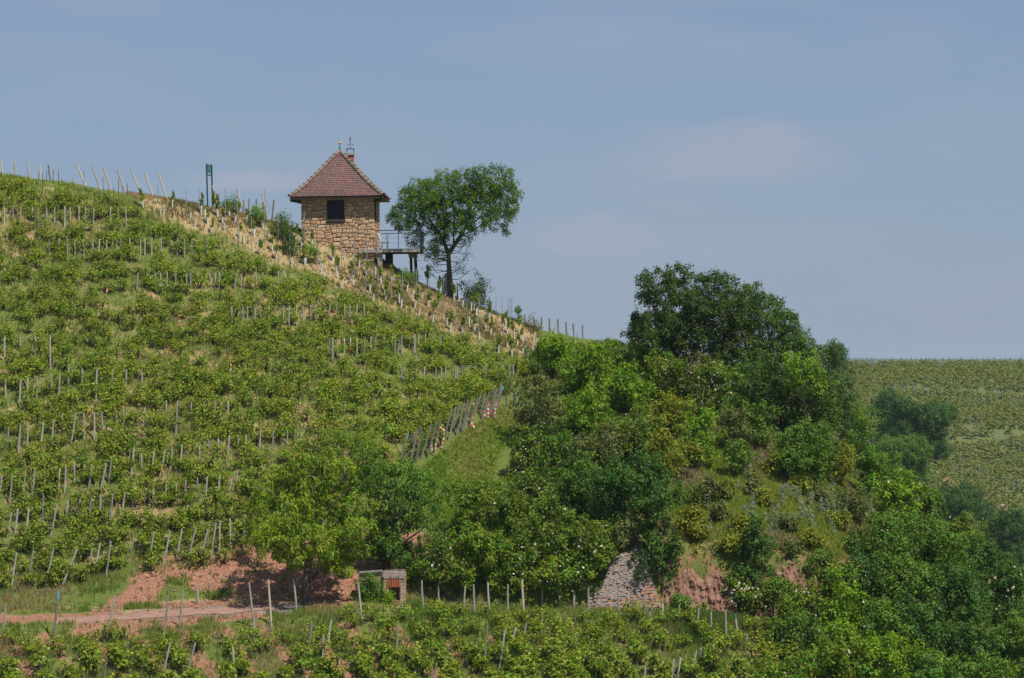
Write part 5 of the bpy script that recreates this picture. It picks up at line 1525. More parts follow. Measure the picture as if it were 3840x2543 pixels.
B('bush', 2740, 2080, 110, 80, 'yellow', 'low yellow broom bush on the rim above the rock face', dens=7.2)
# dark hawthorn cluster
B('hawthorn', 2160, 1960, 250, 260, 'mid', 'leafy hawthorn at the lower end of the thicket beside the meadow roses', 'tree', per=10)
B('hawthorn', 2310, 2030, 260, 300, 'dark', 'dark hawthorn in the middle between meadow and rock face', 'tree', per=10)
B('hawthorn', 2440, 1980, 230, 290, 'dark', 'tall dark hawthorn with drooping shoots left of the weedy slope', 'tree', per=10, droop=.5)
B('ivy_tree', 2480, 2230, 170, 420, 'dark', 'narrow ivy dark tree standing tight against the right edge of the retaining wall', 'tree', per=10, nl=12)
B('bush', 2360, 2090, 180, 160, 'grey', 'olive bush crowning the grey retaining wall', dens=7.2)
# right of and behind the cherry trees
B('bush', 1790, 2010, 230, 230, 'cherry2', 'leafy bush at the foot of the meadow patch, right of the second cherry')
B('bush', 1930, 2070, 250, 230, 'rose', 'broad green bush below the lower meadow rose', flowers=12)
B('rose_bush', 2080, 2130, 260, 260, 'rose', 'wild rose speckled with pink and white left of the retaining wall top', flowers=26)
B('rose_bush', 2200, 2200, 240, 250, 'rose', 'rose bush with pinkish blossoms touching the left side of the retaining wall', flowers=30)
B('rose_bush', 1640, 2215, 260, 220, 'rose', 'sprawling wild rose with large white blossoms just right of the stone niche', flowers=55)
B('bush', 1790, 2225, 250, 260, 'cherry2', 'leafy yellow green bush between two roses behind the post row')
B('rose_bush', 1940, 2240, 250, 240, 'rose', 'green rose bush with scattered blossoms behind the tallest posts', flowers=30)
B('rose_bush', 2100, 2265, 240, 220, 'cherry2', 'low rose bush with blossoms left of the low wall', flowers=26)
B('bush', 1475, 2170, 180, 220, 'dark', 'shady dark bush directly behind the stone niche')
B('tree', 1430, 2150, 130, 260, 'cherry2', 'slim dim tree with ivy trunk between the cherry trees and the niche', 'tree', dens=7)
# between rock faces and on the weedy slope
B('tree', 2820, 2200, 170, 280, 'dark', 'dark bushy tree between the two red rock faces', 'tree', per=10)
B('bush', 2760, 2240, 110, 120, 'mid', 'small green bush in front of the dark tree between the rocks')
B('rose_bush', 2770, 2290, 230, 130, 'rose', 'low wild rose covered in pink blossoms at the foot of the rocks', flowers=110)
B('rose_bush', 2890, 2330, 250, 160, 'rose', 'sprawling rose mound with whitish blossoms right of the pink one', flowers=60)
B('bush', 3070, 2190, 190, 120, 'mid', 'green bush above the right rock face')
B('bush', 3230, 2110, 200, 120, 'mid', 'olive green bush on the right rim of the weedy slope')
B('bush', 3150, 2270, 240, 180, 'bright', 'rounded fresh green bush right of the smaller rock face')
B('bush', 3330, 2070, 200, 150, 'mid', 'green bush where the weedy slope meets the right thicket')
for (u_, v_, w_, h_, pl, lb_) in [(2510, 2135, 100, 70, 'grey', 'tiny olive bush on the left shoulder of the larger rock face'), (2600, 2110, 110, 60, 'yellow', 'tiny yellow bush on the rim of the larger rock face'),
      (2690, 2120, 120, 70, 'grey', 'tiny grey bush on the right rim of the larger rock face'), (2545, 2330, 110, 90, 'mid', 'weedy bush at the foot of the larger rock face'),
      (2650, 2350, 120, 70, 'bright', 'low bright bush in front of the larger rock face'), (2870, 2110, 100, 60, 'yellow', 'tiny yellow bush on the rim of the smaller rock face'),
      (2960, 2110, 120, 80, 'grey', 'tiny grey bush on the rim of the smaller rock face'), (3010, 2180, 110, 100, 'mid', 'small bush overgrowing the right end of the smaller rock face'),
      (2900, 2250, 110, 70, 'mid', 'low bush at the foot of the smaller rock face')]:
    B('bush', u_, v_, w_, h_, pl, lb_, y=152.3 if v_ < 2200 else 149.0, nl=3)
for i_, (u_, v_, w_, h_, pl) in enumerate([(2620, 2030, 90, 60, 'yellow'), (2700, 1960, 80, 70, 'grey'), (2790, 2000, 90, 60, 'yellow'), (2870, 1900, 90, 60, 'yellow'), (2950, 1990, 100, 60, 'grey'), (3040, 2060, 110, 70, 'yellow'),
      (3080, 1900, 80, 50, 'grey'), (3150, 1990, 90, 60, 'yellow'), (2830, 1860, 70, 60, 'grey'), (3000, 1850, 80, 50, 'yellow'), (2720, 1880, 80, 70, 'yellow'), (3210, 2060, 100, 70, 'grey')]):
    B('bush', u_, v_, w_, h_, pl, 'small ' + ('yellow green' if pl == 'yellow' else 'greyish') + ' bushlet on the weedy slope, ' + ORD[sorted([2620, 2700, 2790, 2870, 2950, 3040, 3080, 3150, 2830, 3000, 2720, 3210]).index(u_)] + ' counting from the left', nl=3)
# the big tree group
B('tree', 2395, 1345, 120, 190, 'blue', 'small bluish tree peeping out left of the big dark tree', 'tree', y=188, dens=7.2)
T1_ = [(2450, 1055, 50), (2530, 1035, 52), (2600, 1070, 65), (2690, 1085, 70), (2480, 1130, 75), (2570, 1160, 100), (2680, 1170, 100), (2500, 1240, 95), (2620, 1270, 110), (2740, 1260, 95), (2770, 1150, 70), (2430, 1110, 40), (2560, 1350, 90), (2440, 1280, 60), (2420, 1200, 45), (2680, 1360, 90), (2780, 1350, 80), (2650, 1440, 80), (2740, 1450, 80), (2560, 1250, 90)]
def shaped_tree(name, lobes_px, base, yb, pal, label, dens=12, per=10, leaf=.14, r0=.22, dd=2.6, seed=1, droop=0., flat=.85, fork_v=None, up=.5, spread=.2, cat='tree', hitf=None, dark_mix=None, asp=.62):
    r_ = np.random.RandomState(seed)
    g = (hitf or hit)(*base) if yb is None else Vector((P(base[0], 0, yb).x, yb, Hs(P(base[0], 0, yb).x, yb)))
    k = g.y / F; lobes = []
    for (u, v, rp_) in lobes_px:
        yo = r_.uniform(-dd, dd) * .6
        p = P(u, v, g.y + yo) - g
        rr = rp_ * k
        lobes.append((p.x, p.y, p.z, rr * r_.uniform(.95, 1.15), rr * r_.uniform(.9, 1.3), rr * flat))
    o = empty(name, g, label, cat)
    Q, C = foliage(r_, lobes, dens, per, leaf, leaf * asp, pal, spread=spread, droop=droop, up=up)
    f = link('crown', quad_mesh(name + '_leaves', Q, C, 'leaf'), o); f['kind'] = 'stuff'
    return o, g, lobes, r_
def add_trunk(o, g, lobes, r_, fork_px, r0, pick=8, matn='bark'):
    mb = MB(); fp = P(fork_px[0], fork_px[1], g.y) - g
    idx = r_.permutation(len(lobes))[:pick]
    limb_tubes(mb, r_, (0, 0, -.4), fp, [lobes[i] for i in idx], r0)
    link('trunk', mb.mesh('trunk_wood', [matn]), o)
o, g, lb, r_ = shaped_tree('maple_tree', T1_, (2620, 1450), 178.5, 'maple', 'large dark spreading tree at the top of the thicket, seen against the sky', seed=31, dd=3.0, per=11, dens=14)
add_trunk(o, g, lb, r_, (2610, 1400), .26)
o, g, lb, r_ = shaped_tree('tall_tree', [(2820, 1120, 55), (2890, 1160, 55), (2790, 1200, 80), (2880, 1240, 85), (2960, 1270, 65), (2830, 1320, 95), (2930, 1350, 90), (3010, 1350, 60), (2760, 1110, 45), (2975, 1210, 28), (3050, 1400, 45), (2870, 1180, 60), (2900, 1420, 90), (2820, 1420, 80), (3005, 1290, 42), (3050, 1340, 42), (2930, 1230, 60)],
                           (2880, 1540), 181, 'deep', 'tall lighter green tree with feathery outline right of the large dark tree', seed=32, dd=2.6)
add_trunk(o, g, lb, r_, (2880, 1480), .2)
o, g, lb, r_ = shaped_tree('tall_tree', [(2860, 1440, 95), (2960, 1430, 95), (3030, 1450, 70), (2870, 1560, 100), (2970, 1540, 100), (3050, 1540, 65), (2920, 1650, 90), (2820, 1640, 70), (3010, 1640, 75), (3060, 1620, 50), (2960, 1720, 80), (2880, 1720, 70), (3085, 1480, 48), (3090, 1560, 44), (3080, 1660, 50)],
                           (2930, 1800), 174, 'deep', 'full green tree below the feathery one, right flank of the tree group', seed=33, dd=2.6)
add_trunk(o, g, lb, r_, (2930, 1740), .2)
o, g, lb, r_ = shaped_tree('tall_tree', [(3000, 1370, 50), (3030, 1430, 48), (3060, 1480, 42), (2990, 1450, 40), (3050, 1400, 35), (3020, 1520, 30)], (3020, 1700), 171.5, 'bright', 'sunlit yellow green tree top on the right flank of the tree group', seed=34, dd=1.6)
add_trunk(o, g, lb, r_, (3020, 1600), .1, 4)
B('tree', 2870, 1850, 210, 170, 'grey', 'olive tree with reddish twigs beneath the tree group', 'tree', y=166, dens=7.2)
B('tree', 3010, 1830, 230, 260, 'mid', 'bushy green tree over the small red scar', 'tree', dens=9)
B('tree', 3150, 1800, 200, 380, 'blue', 'hazy bluish green tree behind the right flank of the tree group', 'tree', y=186, dens=8, leaf=.13)
B('tree', 3120, 1500, 160, 220, 'blue', 'hazy tree top right of the feathery tree, at the skyline', 'tree', y=190, dens=8, leaf=.13)
B('tree', 3220, 1780, 170, 270, 'mid', 'upright green tree on the right shoulder of the slope', 'tree', y=182, dens=8, leaf=.13)
B('bush', 3150, 1830, 150, 170, 'yellow', 'yellow green bush leaning out under the hazy tree', dens=9)
B('bush', 3260, 1880, 180, 240, 'mid', 'green bush on the right rim with a pale twig fringe')
B('bush', 3200, 1960, 170, 130, 'grey', 'brownish thin bush on the rim right of the silvery weeds', dens=7, sparse=True)
B('bush', 2920, 1790, 130, 90, 'yellow', 'small yellow bush at the top of the weedy slope under the olive tree')
B('bush', 2800, 1560, 200, 200, 'dark', 'dark bush in the shade beneath the large dark tree', y=176)
B('bush', 2700, 1490, 180, 150, 'dark', 'shaded bush right behind the tall wild rose', y=178.5)
B('bush', 3080, 1650, 190, 240, 'mid', 'green bush at the right foot of the tree group', y=176)
B('bush', 2840, 1680, 200, 170, 'mid', 'mid green bush under the trunks of the tree group')
# right-hand thicket, from its upper edge down
RT = [(3370, 1990, 210, 200, 'bright', 'elder bush with creamy heads at the top of the right thicket', 20), (3480, 2040, 210, 170, 'mid', 'rounded bush below the elder on the right thicket rim', 4),
      (3590, 2120, 230, 180, 'rose', 'green bush with few blossoms where the rim drops to the far trees', 6), (3340, 2150, 260, 210, 'mid', 'mid green bush inside the upper right thicket', 8),
      (3500, 2210, 270, 220, 'mid', 'broad even green bush in the heart of the right thicket', 0), (3690, 2260, 260, 220, 'dark', 'darker bush near the right edge under the little dry terrace', 0),
      (3220, 2300, 250, 200, 'dark', 'shadowy bush right of the fresh green one', 4), (3400, 2330, 270, 230, 'mid', 'full green bush in the lower centre of the right thicket', 0),
      (3580, 2370, 270, 230, 'dark', 'deep green bush right of centre in the lower thicket', 0), (3770, 2380, 250, 240, 'dark', 'dark bush at the right edge with creamy elder heads', 60),
      (3010, 2400, 240, 190, 'rose', 'rose tinted bush right of the last vineyard posts', 22), (3140, 2430, 250, 210, 'bright', 'bright rounded bush low in the right thicket', 8),
      (3000, 2500, 210, 170, 'mid', 'bush beside the lower right end of the vineyard', 6), (3280, 2480, 260, 200, 'mid', 'green bush under the shadowy one', 8),
      (3450, 2510, 270, 230, 'dark', 'dark leafy bush near the bottom of the right thicket', 0), (3640, 2540, 270, 240, 'dark', 'bottom bush left of the lower right corner', 0),
      (3800, 2560, 240, 250, 'mid', 'bush in the lower right corner of the picture', 10), (3130, 2580, 270, 210, 'cherry2', 'yellowish green bush at the bottom edge of the right thicket', 12),
      (3320, 2620, 270, 210, 'bright', 'glossy bush on the bottom edge, centre of the right thicket', 10), (2960, 2640, 240, 190, 'cherry2', 'leafy bush at the bottom edge beside the vineyard', 8),
      (3500, 2660, 260, 210, 'mid', 'mid green bush cut by the bottom edge of the picture', 0), (3700, 2690, 260, 210, 'mid', 'last bush cut by the bottom edge near the right corner', 0)]
for (u, vb, w_, h_, pal, lab, fl) in RT:
    B('rose_bush' if 'rose' in lab or 'blossom' in lab else ('elder_bush' if 'elder' in lab and 'below' not in lab else 'bush'), u, vb, w_, h_ * 1.15, pal, lab, flowers=fl, fcol=(.72, .70, .45) if 'elder' in lab else None, dens=7.2)

# far trees on the opposite hill
FT = [('tree', 3320, 1700, 120, 250, 'blue', 'left one of the two dark pointed trees on the far hill'), ('tree', 3400, 1720, 130, 230, 'blue', 'dark tree between the pointed tree and the wide one on the far hill'),
      ('tree', 3500, 1735, 170, 230, 'blue', 'wide dark tree with bare lower branches on the far hill'), ('tree', 3395, 1850, 220, 210, 'mid', 'rounded green tree in front of the dark far trees'),
      ('tree', 3610, 1965, 240, 150, 'blue', 'low dark bush on the far hill beside the pinkish soil'), ('tree', 3790, 2190, 230, 290, 'dark', 'large dark tree at the right edge below the far vineyard'),
      ('tree', 3145, 1400, 90, 110, 'blue', 'small pale tree standing on the far horizon beside the thicket')]
for (nm, u, vb, w_, h_, pal, lab) in FT:
    B(nm, u, vb, w_, h_, 'dark' if pal == 'blue' else pal, lab, 'tree', hitf=hit2, dens=6, per=11, leaf=.25, spread=.5, nl=9)

# hut tree
HT = [(1540, 770, 62), (1502, 835, 40), (1590, 735, 62), (1660, 710, 62), (1740, 690, 55), (1850, 690, 62), (1885, 755, 58), (1870, 830, 52), (1700, 790, 75), (1610, 800, 70), (1790, 780, 75), (1550, 870, 34), (1650, 870, 40), (1740, 850, 50), (1920, 810, 26), (1810, 720, 50), (1480, 820, 22), (1640, 930, 25), (1900, 700, 34), (1560, 925, 22)]
o, g, lb, r_ = shaped_tree('hut_tree', HT, (1692, 1085), 184.5, 'hut', 'single wide tree with forked trunk on the ridge right of the hut', seed=41, dens=34, per=9, leaf=.098, dd=2.4, up=.75, spread=.15, flat=.95, asp=.6)
mb = MB()
def pp(u, v, dy=0): return P(u, v, g.y + dy) - g
mb.tube([Vector((0, 0, -.4)), pp(1688, 1050), pp(1684, 1000), pp(1681, 950)], [.20, .16, .145, .14], 9)
mb.tube([pp(1681, 950), pp(1668, 915), pp(1652, 880), pp(1625, 845), pp(1600, 800)], [.14, .12, .10, .07, .03], 7)
mb.tube([pp(1681, 955), pp(1700, 925), pp(1722, 893), pp(1745, 855), pp(1770, 800), pp(1800, 750)], [.15, .14, .125, .10, .06, .02], 7)
for a, b_, c_, r1 in [((1668, 915), (1665, 860), (1668, 790), .07), ((1652, 880), (1600, 850), (1550, 820), .05), ((1745, 855), (1790, 825), (1850, 780), .06), ((1722, 893), (1770, 860), (1840, 835), .05), ((1700, 925), (1702, 850), (1700, 760), .05),
                       ((1600, 800), (1570, 780), (1530, 770), .03), ((1770, 800), (1760, 750), (1740, 700), .03), ((1800, 750), (1840, 720), (1870, 690), .03), ((1665, 860), (1640, 800), (1610, 740), .04), ((1745, 855), (1800, 870), (1850, 860), .025)]:
    dy = r_.uniform(-1.2, 1.2); mb.tube([pp(*a), pp(b_[0], b_[1], dy * .6), pp(c_[0], c_[1], dy)], [r1, r1 * .6, .01], 6)
link('trunk', mb.mesh('trunk_wood', ['bark']), o)
mb = MB()   # bare and thinly leaved lower twigs
LT = []
for k in range(30):
    v0 = r_.uniform(915, 1060); s = -1 if r_.rand() < .62 else 1
    ln = r_.uniform(30, 100) * (1 if s < 0 else .85)
    a = pp(1684, v0); b_ = pp(1684 + s * ln * .5, v0 - ln * .05 + r_.uniform(-10, 18), r_.uniform(-1, 1)); c_ = pp(1684 + s * ln, v0 - ln * .25 + r_.uniform(-25, 25), r_.uniform(-1.5, 1.5))
    mb.tube([a, b_, c_], [.028, .018, .006], 4)
    for q in range(5):
        f = r_.uniform(.3, 1); p = b_.lerp(c_, f); e = p + Vector((r_.normal() * .2, r_.normal() * .2, r_.normal() * .16 + .05)); mb.tube([p, e], [.010, .004], 4)
        LT.append((e.x, e.y, e.z, .09, .09, .08))
link('bare_twigs', mb.mesh('bare_twigs', ['bark']), o)
f = link('twig_leaves', quad_mesh('twig_leaves', *foliage(r_, LT, 3, .7, .08, .045, 'hut', spread=.1), 'leaf'), o); f['kind'] = 'stuff'
# thin dark shrubs beyond the tree
B('shrub', 1755, 1150, 100, 125, 'blue', 'thin dark shrub just right of the hut tree trunk', 'shrub', y=185.5, dens=6, leaf=.10, sparse=True)
B('shrub', 1805, 1160, 80, 135, 'blue', 'ragged dark shrub with a tall side shoot right of the hut tree', 'shrub', y=186, dens=6, leaf=.10, sparse=True)
B('shrub', 1945, 1270, 34, 120, 'mid', 'thin pointed sapling on the ridge right of the steel stakes', 'shrub', y=184.5, dens=3, per=6, leaf=.08, nl=3, sparse=True, spread=.1)
B('shrub', 2000, 1290, 90, 100, 'grey', 'ragged small shrub on the ridge left of the bright bushes', 'shrub', y=184, dens=6, leaf=.09, sparse=True)
B('shrub', 1095, 960, 90, 120, 'dark', 'dark leafy shrub touching the left wall of the hut', 'shrub', dens=9, leaf=.10)
B('shrub', 1050, 900, 100, 105, 'mid', 'shrub with reddish leaves between short posts and the hut', 'shrub', dens=9, leaf=.10)
B('shrub', 1175, 990, 80, 80, 'bright', 'low bright weed clump under the left corner of the hut', 'shrub', dens=9, leaf=.09)
B('shrub', 960, 850, 90, 75, 'bright', 'low green growth under the short posts on the ridge', 'shrub', dens=9, leaf=.09)
B('shrub', 860, 800, 90, 60, 'mid', 'low weeds at the foot of the green sign', 'shrub', dens=8, leaf=.09)
B('shrub', 1530, 1060, 90, 40, 'mid', 'low weeds in the shade under the deck', 'shrub', dens=8, leaf=.09)

# big cherry tree and its neighbour
CT = [(1060, 1830, 85), (1160, 1780, 90), (1270, 1790, 80), (1090, 1940, 100), (1210, 1910, 105), (1320, 1900, 75), (1040, 2030, 75), (1150, 2040, 100), (1260, 2030, 90), (1330, 2060, 60), (1100, 2100, 45), (1300, 2140, 50), (975, 1850, 40), (985, 1980, 40), (1180, 1720, 55), (1010, 2080, 35), (1350, 1980, 50), (1260, 2130, 45)]
CT = [(u, v - 6 - (12 if v > 2050 else 0), r * .86) for u, v, r in CT]
o, g, lb, r_ = shaped_tree('cherry_tree', CT, (1150, 2300), 148.9, 'cherry', 'large rounded cherry tree with stout dark trunk beside the dirt track', seed=61, dens=15, per=11, leaf=.18, dd=2.6, droop=.7, up=.25, spread=.2, flat=.85, asp=.42)
mb = MB()
mb.tube([Vector((0, 0, -.4)), pp(1152, 2270), pp(1146, 2220), pp(1150, 2160), pp(1160, 2090)], [.32, .25, .22, .20, .17], 10)
mb.tube([pp(1150, 2200), pp(1180, 2160), pp(1230, 2100)], [.10, .09, .05], 7)
for a, b_, c_, r1 in [((1160, 2090), (1120, 2010), (1060, 1940), .11), ((1160, 2090), (1180, 1990), (1170, 1850), .13), ((1160, 2100), (1230, 2010), (1290, 1930), .11), ((1120, 2010), (1040, 1990), (985, 1960), .05), ((1180, 1990), (1260, 1880), (1310, 1830), .06), ((1170, 1850), (1160, 1780), (1180, 1720), .04)]:
    dy = r_.uniform(-1, 1); mb.tube([pp(*a), pp(b_[0], b_[1], dy * .6), pp(c_[0], c_[1], dy)], [r1, r1 * .6, .015], 6)
link('trunk', mb.mesh('trunk_wood', ['bark']), o)
for a in [((940, 1828), (985, 1832), (1022, 1845)), ((1175, 1855), (1170, 1830), (1162, 1815)), ((1150, 1783), (1185, 1790), (1205, 1785)), ((1060, 1910), (1075, 1892), (1095, 1888))]:
    mb = MB(); mb.tube([pp(u, v, -2.6) for u, v in a], [.012, .02, .018], 4)
    link('dead_branch', mb.mesh('dead_branch', ['twig']), o)
CT2 = [(1390, 1740, 60), (1470, 1770, 75), (1560, 1800, 70), (1620, 1850, 60), (1440, 1850, 90), (1530, 1880, 85), (1600, 1920, 55), (1480, 1950, 70), (1400, 1930, 60), (1350, 1800, 60), (1450, 2030, 40), (1480, 2080, 35)]
CT2 = [(u + 12, v, r * .80) for u, v, r in CT2]
o, g, lb, r_ = shaped_tree('cherry_tree', CT2, (1475, 2200), 151.6, 'mid', 'second cherry tree, right of and behind the large one, above the niche', seed=62, dens=12, per=11, leaf=.17, dd=2.6, droop=.6, up=.25, asp=.45)
add_trunk(o, g, lb, r_, (1465, 2060), .14, 7)
o, g, lb, r_ = shaped_tree('cherry_tree', [(1250, 1670, 55), (1320, 1660, 60), (1150, 1690, 50), (1200, 1650, 40), (1390, 1690, 45)], (1290, 1890), None, 'cherry2', 'cherry tree top showing behind the two nearer cherry trees', seed=63, dens=9, per=12, leaf=.14, dd=1.8, droop=.5, up=.3, asp=.45)
add_trunk(o, g, lb, r_, (1290, 1800), .1, 4)
o, g, lb, r_ = shaped_tree('cherry_tree', [(960, 1960, 30), (945, 2000, 28), (965, 1900, 28), (975, 2050, 26)], (968, 2120), None, 'cherry', 'small young cherry tree at the left flank of the large cherry', seed=64, dens=12, per=12, leaf=.14, dd=.8, droop=.6, asp=.45)
add_trunk(o, g, lb, r_, (968, 2080), .05, 3)
# ivy on the niche
B('ivy', 1384, 2262, 92, 100, 'mid', 'dense ivy hanging over the left wall of the stone niche', 'ivy', y=149.5, dens=16, leaf=.10, depth=.35, nl=9)
B('ivy', 1452, 2262, 14, 34, 'bright', 'small bright ivy tuft at the mouth of the stone niche', 'ivy', y=149.35, dens=26, leaf=.08, depth=.5, nl=4)

# silvery thistles on the weedy slope: individuals
rt = np.random.RandomState(91)
th_mesh = []
for i in range(6):
    r_ = np.random.RandomState(900 + i); n = 46
    z = r_.rand(n) ** .8 * .8; an = r_.rand(n) * 2 * PI
    rad = .13 * (1 - z / 1.0)
    pos = np.stack([np.cos(an) * rad * .3, np.sin(an) * rad * .3, z], 1)
    al = np.stack([np.cos(an), np.sin(an), np.full(n, .8)], 1); nr = unit(np.stack([-np.cos(an) * .5, -np.sin(an) * .5, np.ones(n)], 1) + r_.normal(size=(n, 3)) * .3)
    Q = leaf_quads(pos, nr, unit(al), .24 * (1.15 - z * .8), .07 * np.ones(n))
    C = np.array([.27, .35, .325]) * r_.uniform(.6, 1.35, (n, 1))
    th_mesh.append(quad_mesh('thistle_leaves', Q, C, 'leaf'))
spots = [(x, y) for x, y in [(580, 440), (670, 330), (720, 330), (900, 560), (940, 620), (740, 700), (730, 780), (680, 860), (760, 930), (640, 840), (1000, 760), (1030, 820), (990, 900), (1040, 960), (1130, 650), (1160, 520), (1160, 590), (1215, 400), (1220, 470), (1240, 560), (1320, 500), (1340, 580), (1360, 640),
          (1430, 520), (1470, 560), (1460, 640), (1500, 680), (1540, 560), (1570, 600), (1690, 500), (1690, 590), (1770, 560), (1780, 400), (1600, 700), (1630, 760), (1690, 740), (1740, 700), (1720, 800), (1790, 780), (1840, 820), (1870, 660), (1900, 720), (1940, 640), (1960, 700), (1990, 740), (1930, 790),
          (2000, 820), (2060, 830), (2130, 660), (2120, 760), (2180, 650), (2160, 740), (2190, 810), (2250, 730), (2230, 850), (2280, 880), (1480, 790), (1430, 820), (1350, 840), (1270, 870), (1500, 880), (1510, 930), (1740, 900), (1760, 980), (1800, 1030), (1900, 880), (1400, 760), (1110, 560), (110, 630), (180, 690), (190, 980), (910, 870), (940, 1060)]]
bands = {}
for x, y in spots:
    v = 1700 + y / 3.383
    k = 0 if y < 520 else 1 if y < 640 else 2 if y < 740 else 3 if y < 850 else 4
    bands.setdefault(k, []).append((2600 + x / 3.383, v + 10))
for k, L_ in bands.items():
    L_.sort(); nm = ['top', 'upper', 'middle', 'lower', 'bottom'][k]
    for i, (u, v) in enumerate(L_):
        g = hit(u, v)
        o = link('thistle', th_mesh[i % 6]); o.location = g; s = rt.uniform(.7, 1.1); o.scale = (s, s, s); o.rotation_euler = (rt.normal() * .1, rt.normal() * .1, rt.uniform(0, 6))
        tag(o, 'silvery thistle, ' + nth(i, len(L_)) + ' in the ' + nm + ' band of the weedy slope', 'thistle', 'silvery thistles on the weedy slope')

# ------------------------------------------------------------------ grass and weeds (uncountable)
def blades(name, n, region, hmin, hmax, wd, cols, label, seed, clump=5, lean=.5, parent=None):
    """region(rs, n) -> x, y arrays"""
    r_ = np.random.RandomState(seed)
    x, y = region(r_, n)
    x = np.repeat(x, clump) + r_.normal(size=len(x) * clump) * .07; y = np.repeat(y, clump) + r_.normal(size=len(y) * clump) * .07
    z = H(x, y) - .02
    m_ = len(x)
    h = r_.uniform(hmin, hmax, m_); an = r_.rand(m_) * 2 * PI; ln = r_.rand(m_) * lean * h
    top = np.stack([x + np.cos(an) * ln, y + np.sin(an) * ln, z + h], 1)
    b = np.stack([x, y, z], 1); a2 = r_.rand(m_) * PI; s = np.stack([np.cos(a2), np.sin(a2) * .4, np.zeros(m_)], 1) * wd / 2
    midp = b * .5 + top * .5 - np.stack([np.cos(an) * ln, np.sin(an) * ln, np.zeros(m_)], 1) * .15
    Q = np.stack([b - s, b + s, midp + s * .8, top], 1)
    cols = np.array(cols); pn = vnoise(x * .45, y * .45, seed)
    ci = np.clip((pn * len(cols) + r_.normal(size=m_) * .55).astype(int), 0, len(cols) - 1)
    C = cols[ci] * r_.uniform(.75, 1.25, (m_, 1))
    o = link(name, quad_mesh(name, Q, C, 'grass'))
    return tag(o, label, kind='stuff')
def reg_poly(poly, x0, x1, y0, y1, thin=None):
    def f(r_, n):
        X = r_.uniform(x0, x1, n * 6); Y = r_.uniform(y0, y1, n * 6)
        u, v = proj(X, Y, H(X, Y)); k = inpoly(u, v, poly)
        if thin is not None: k &= r_.rand(len(X)) < thin(X, Y, u, v)
        X, Y = X[k][:n], Y[k][:n]; return X, Y
    return f
GR = [(.11, .18, .025), (.13, .205, .03), (.17, .225, .04), (.22, .225, .07), (.32, .27, .13)]
DR = [(.12, .145, .035), (.22, .18, .075), (.32, .25, .12), (.38, .30, .16)]
blades('meadow_grass', 4000, reg_poly(GPATCH, -10, 2, 150, 178), .12, .26, .06, [(.17, .265, .025), (.19, .285, .03), (.23, .29, .045), (.27, .28, .07)], 'smooth bright meadow grass patch below the slanting posts', 1, 6, lean=1.5)
OLD = MAIN
def thin_main(X, Y, u, v): return .35 + .65 * (vnoise(X * .5, Y * .5, 8) > .45)
blades('vineyard_grass', 18000, reg_poly(OLD, -34, 6, 150, 186, thin_main), .12, .32, .05, [(.14, .20, .03), (.175, .23, .038), (.22, .24, .06), (.31, .28, .12)], 'grass and weeds growing between the old vines', 2, 5)
blades('dry_grass', 9000, reg_poly(BAND, -26, 6, 172, 188, lambda X, Y, u, v: .25 + .75 * (vnoise(X * .6, Y * .6, 18) > .42)), .08, .24, .04, DR, 'thin straw grass on the bare young vineyard', 3, 5)
LOWP = [(-300, 2150), (500, 2140), (900, 2100), (1300, 2200), (1900, 2240), (2900, 2340), (3050, 2800), (-300, 2900)]
def thin_low(X, Y, u, v):
    row_ = 0.5 + 0.5 * np.cos(2 * PI * ((X * .86 + (Y - 146) * .5) / 1.75))
    t_ = np.where(Y < 146.2, 1.1 - .75 * row_, .65)
    nn = vnoise(X * .55, Y * .55, 28)
    t_ = t_ * np.where((Y > 146.6) & (Y < 149.1) & (X < -10.5), 0.02, 1)
    bank_ = inpoly(u, v, BANK)
    t_ = t_ * np.where(bank_, .08 + .9 * (vnoise(X * .55, Y * .9, 28) > .78), 1)
    return np.clip(t_ * (.30 + .9 * (nn > .38)), 0, 1)
blades('verge_grass', 24000, reg_poly(LOWP, -30, 14, 134, 156, thin_low), .10, .36, .045, GR, 'grass and weeds round the track and in the lower vineyard', 4, 5)
SLP = [(2480, 1700), (2900, 1620), (3150, 1760), (3320, 1900), (3330, 2100), (3120, 2100), (2880, 2060), (2700, 2060), (2520, 2060)]
blades('slope_weeds', 15000, reg_poly(SLP, 8, 24, 152.5, 178), .10, .30, .06, [(.14, .20, .028), (.19, .25, .028), (.22, .27, .03), (.22, .20, .08), (.26, .21, .13)], 'yellow green weeds and dry stalks on the steep right slope', 5, 5)
THK = [(1960, 1330), (2300, 1280), (2500, 1330), (3000, 1500), (3300, 1850), (3600, 2050), (3900, 2300), (3900, 2800), (2900, 2800), (2860, 2330), (2480, 2340), (2300, 2050), (1650, 2260), (1350, 2200), (1500, 2050), (1900, 1850), (1950, 1550)]
blades('undergrowth', 20000, reg_poly(THK, -8, 36, 134, 188, lambda X, Y, u, v: ~inpoly(u, v, SLP)), .12, .36, .09, [(.07, .13, .02), (.095, .16, .024), (.13, .185, .03), (.15, .16, .05)], 'tangled undergrowth filling the gaps of the thicket', 6, 4, lean=.8)
RWK = [(2480, 2200), (2900, 2280), (3000, 2500), (2480, 2400)]
blades('tall_grass', 4500, reg_poly(RWK, 6, 15, 144, 149.4), .2, .5, .045, [(.08, .15, .022), (.12, .17, .03), (.17, .18, .06), (.26, .22, .11)], 'tall grass in front of the rock faces', 7, 6)
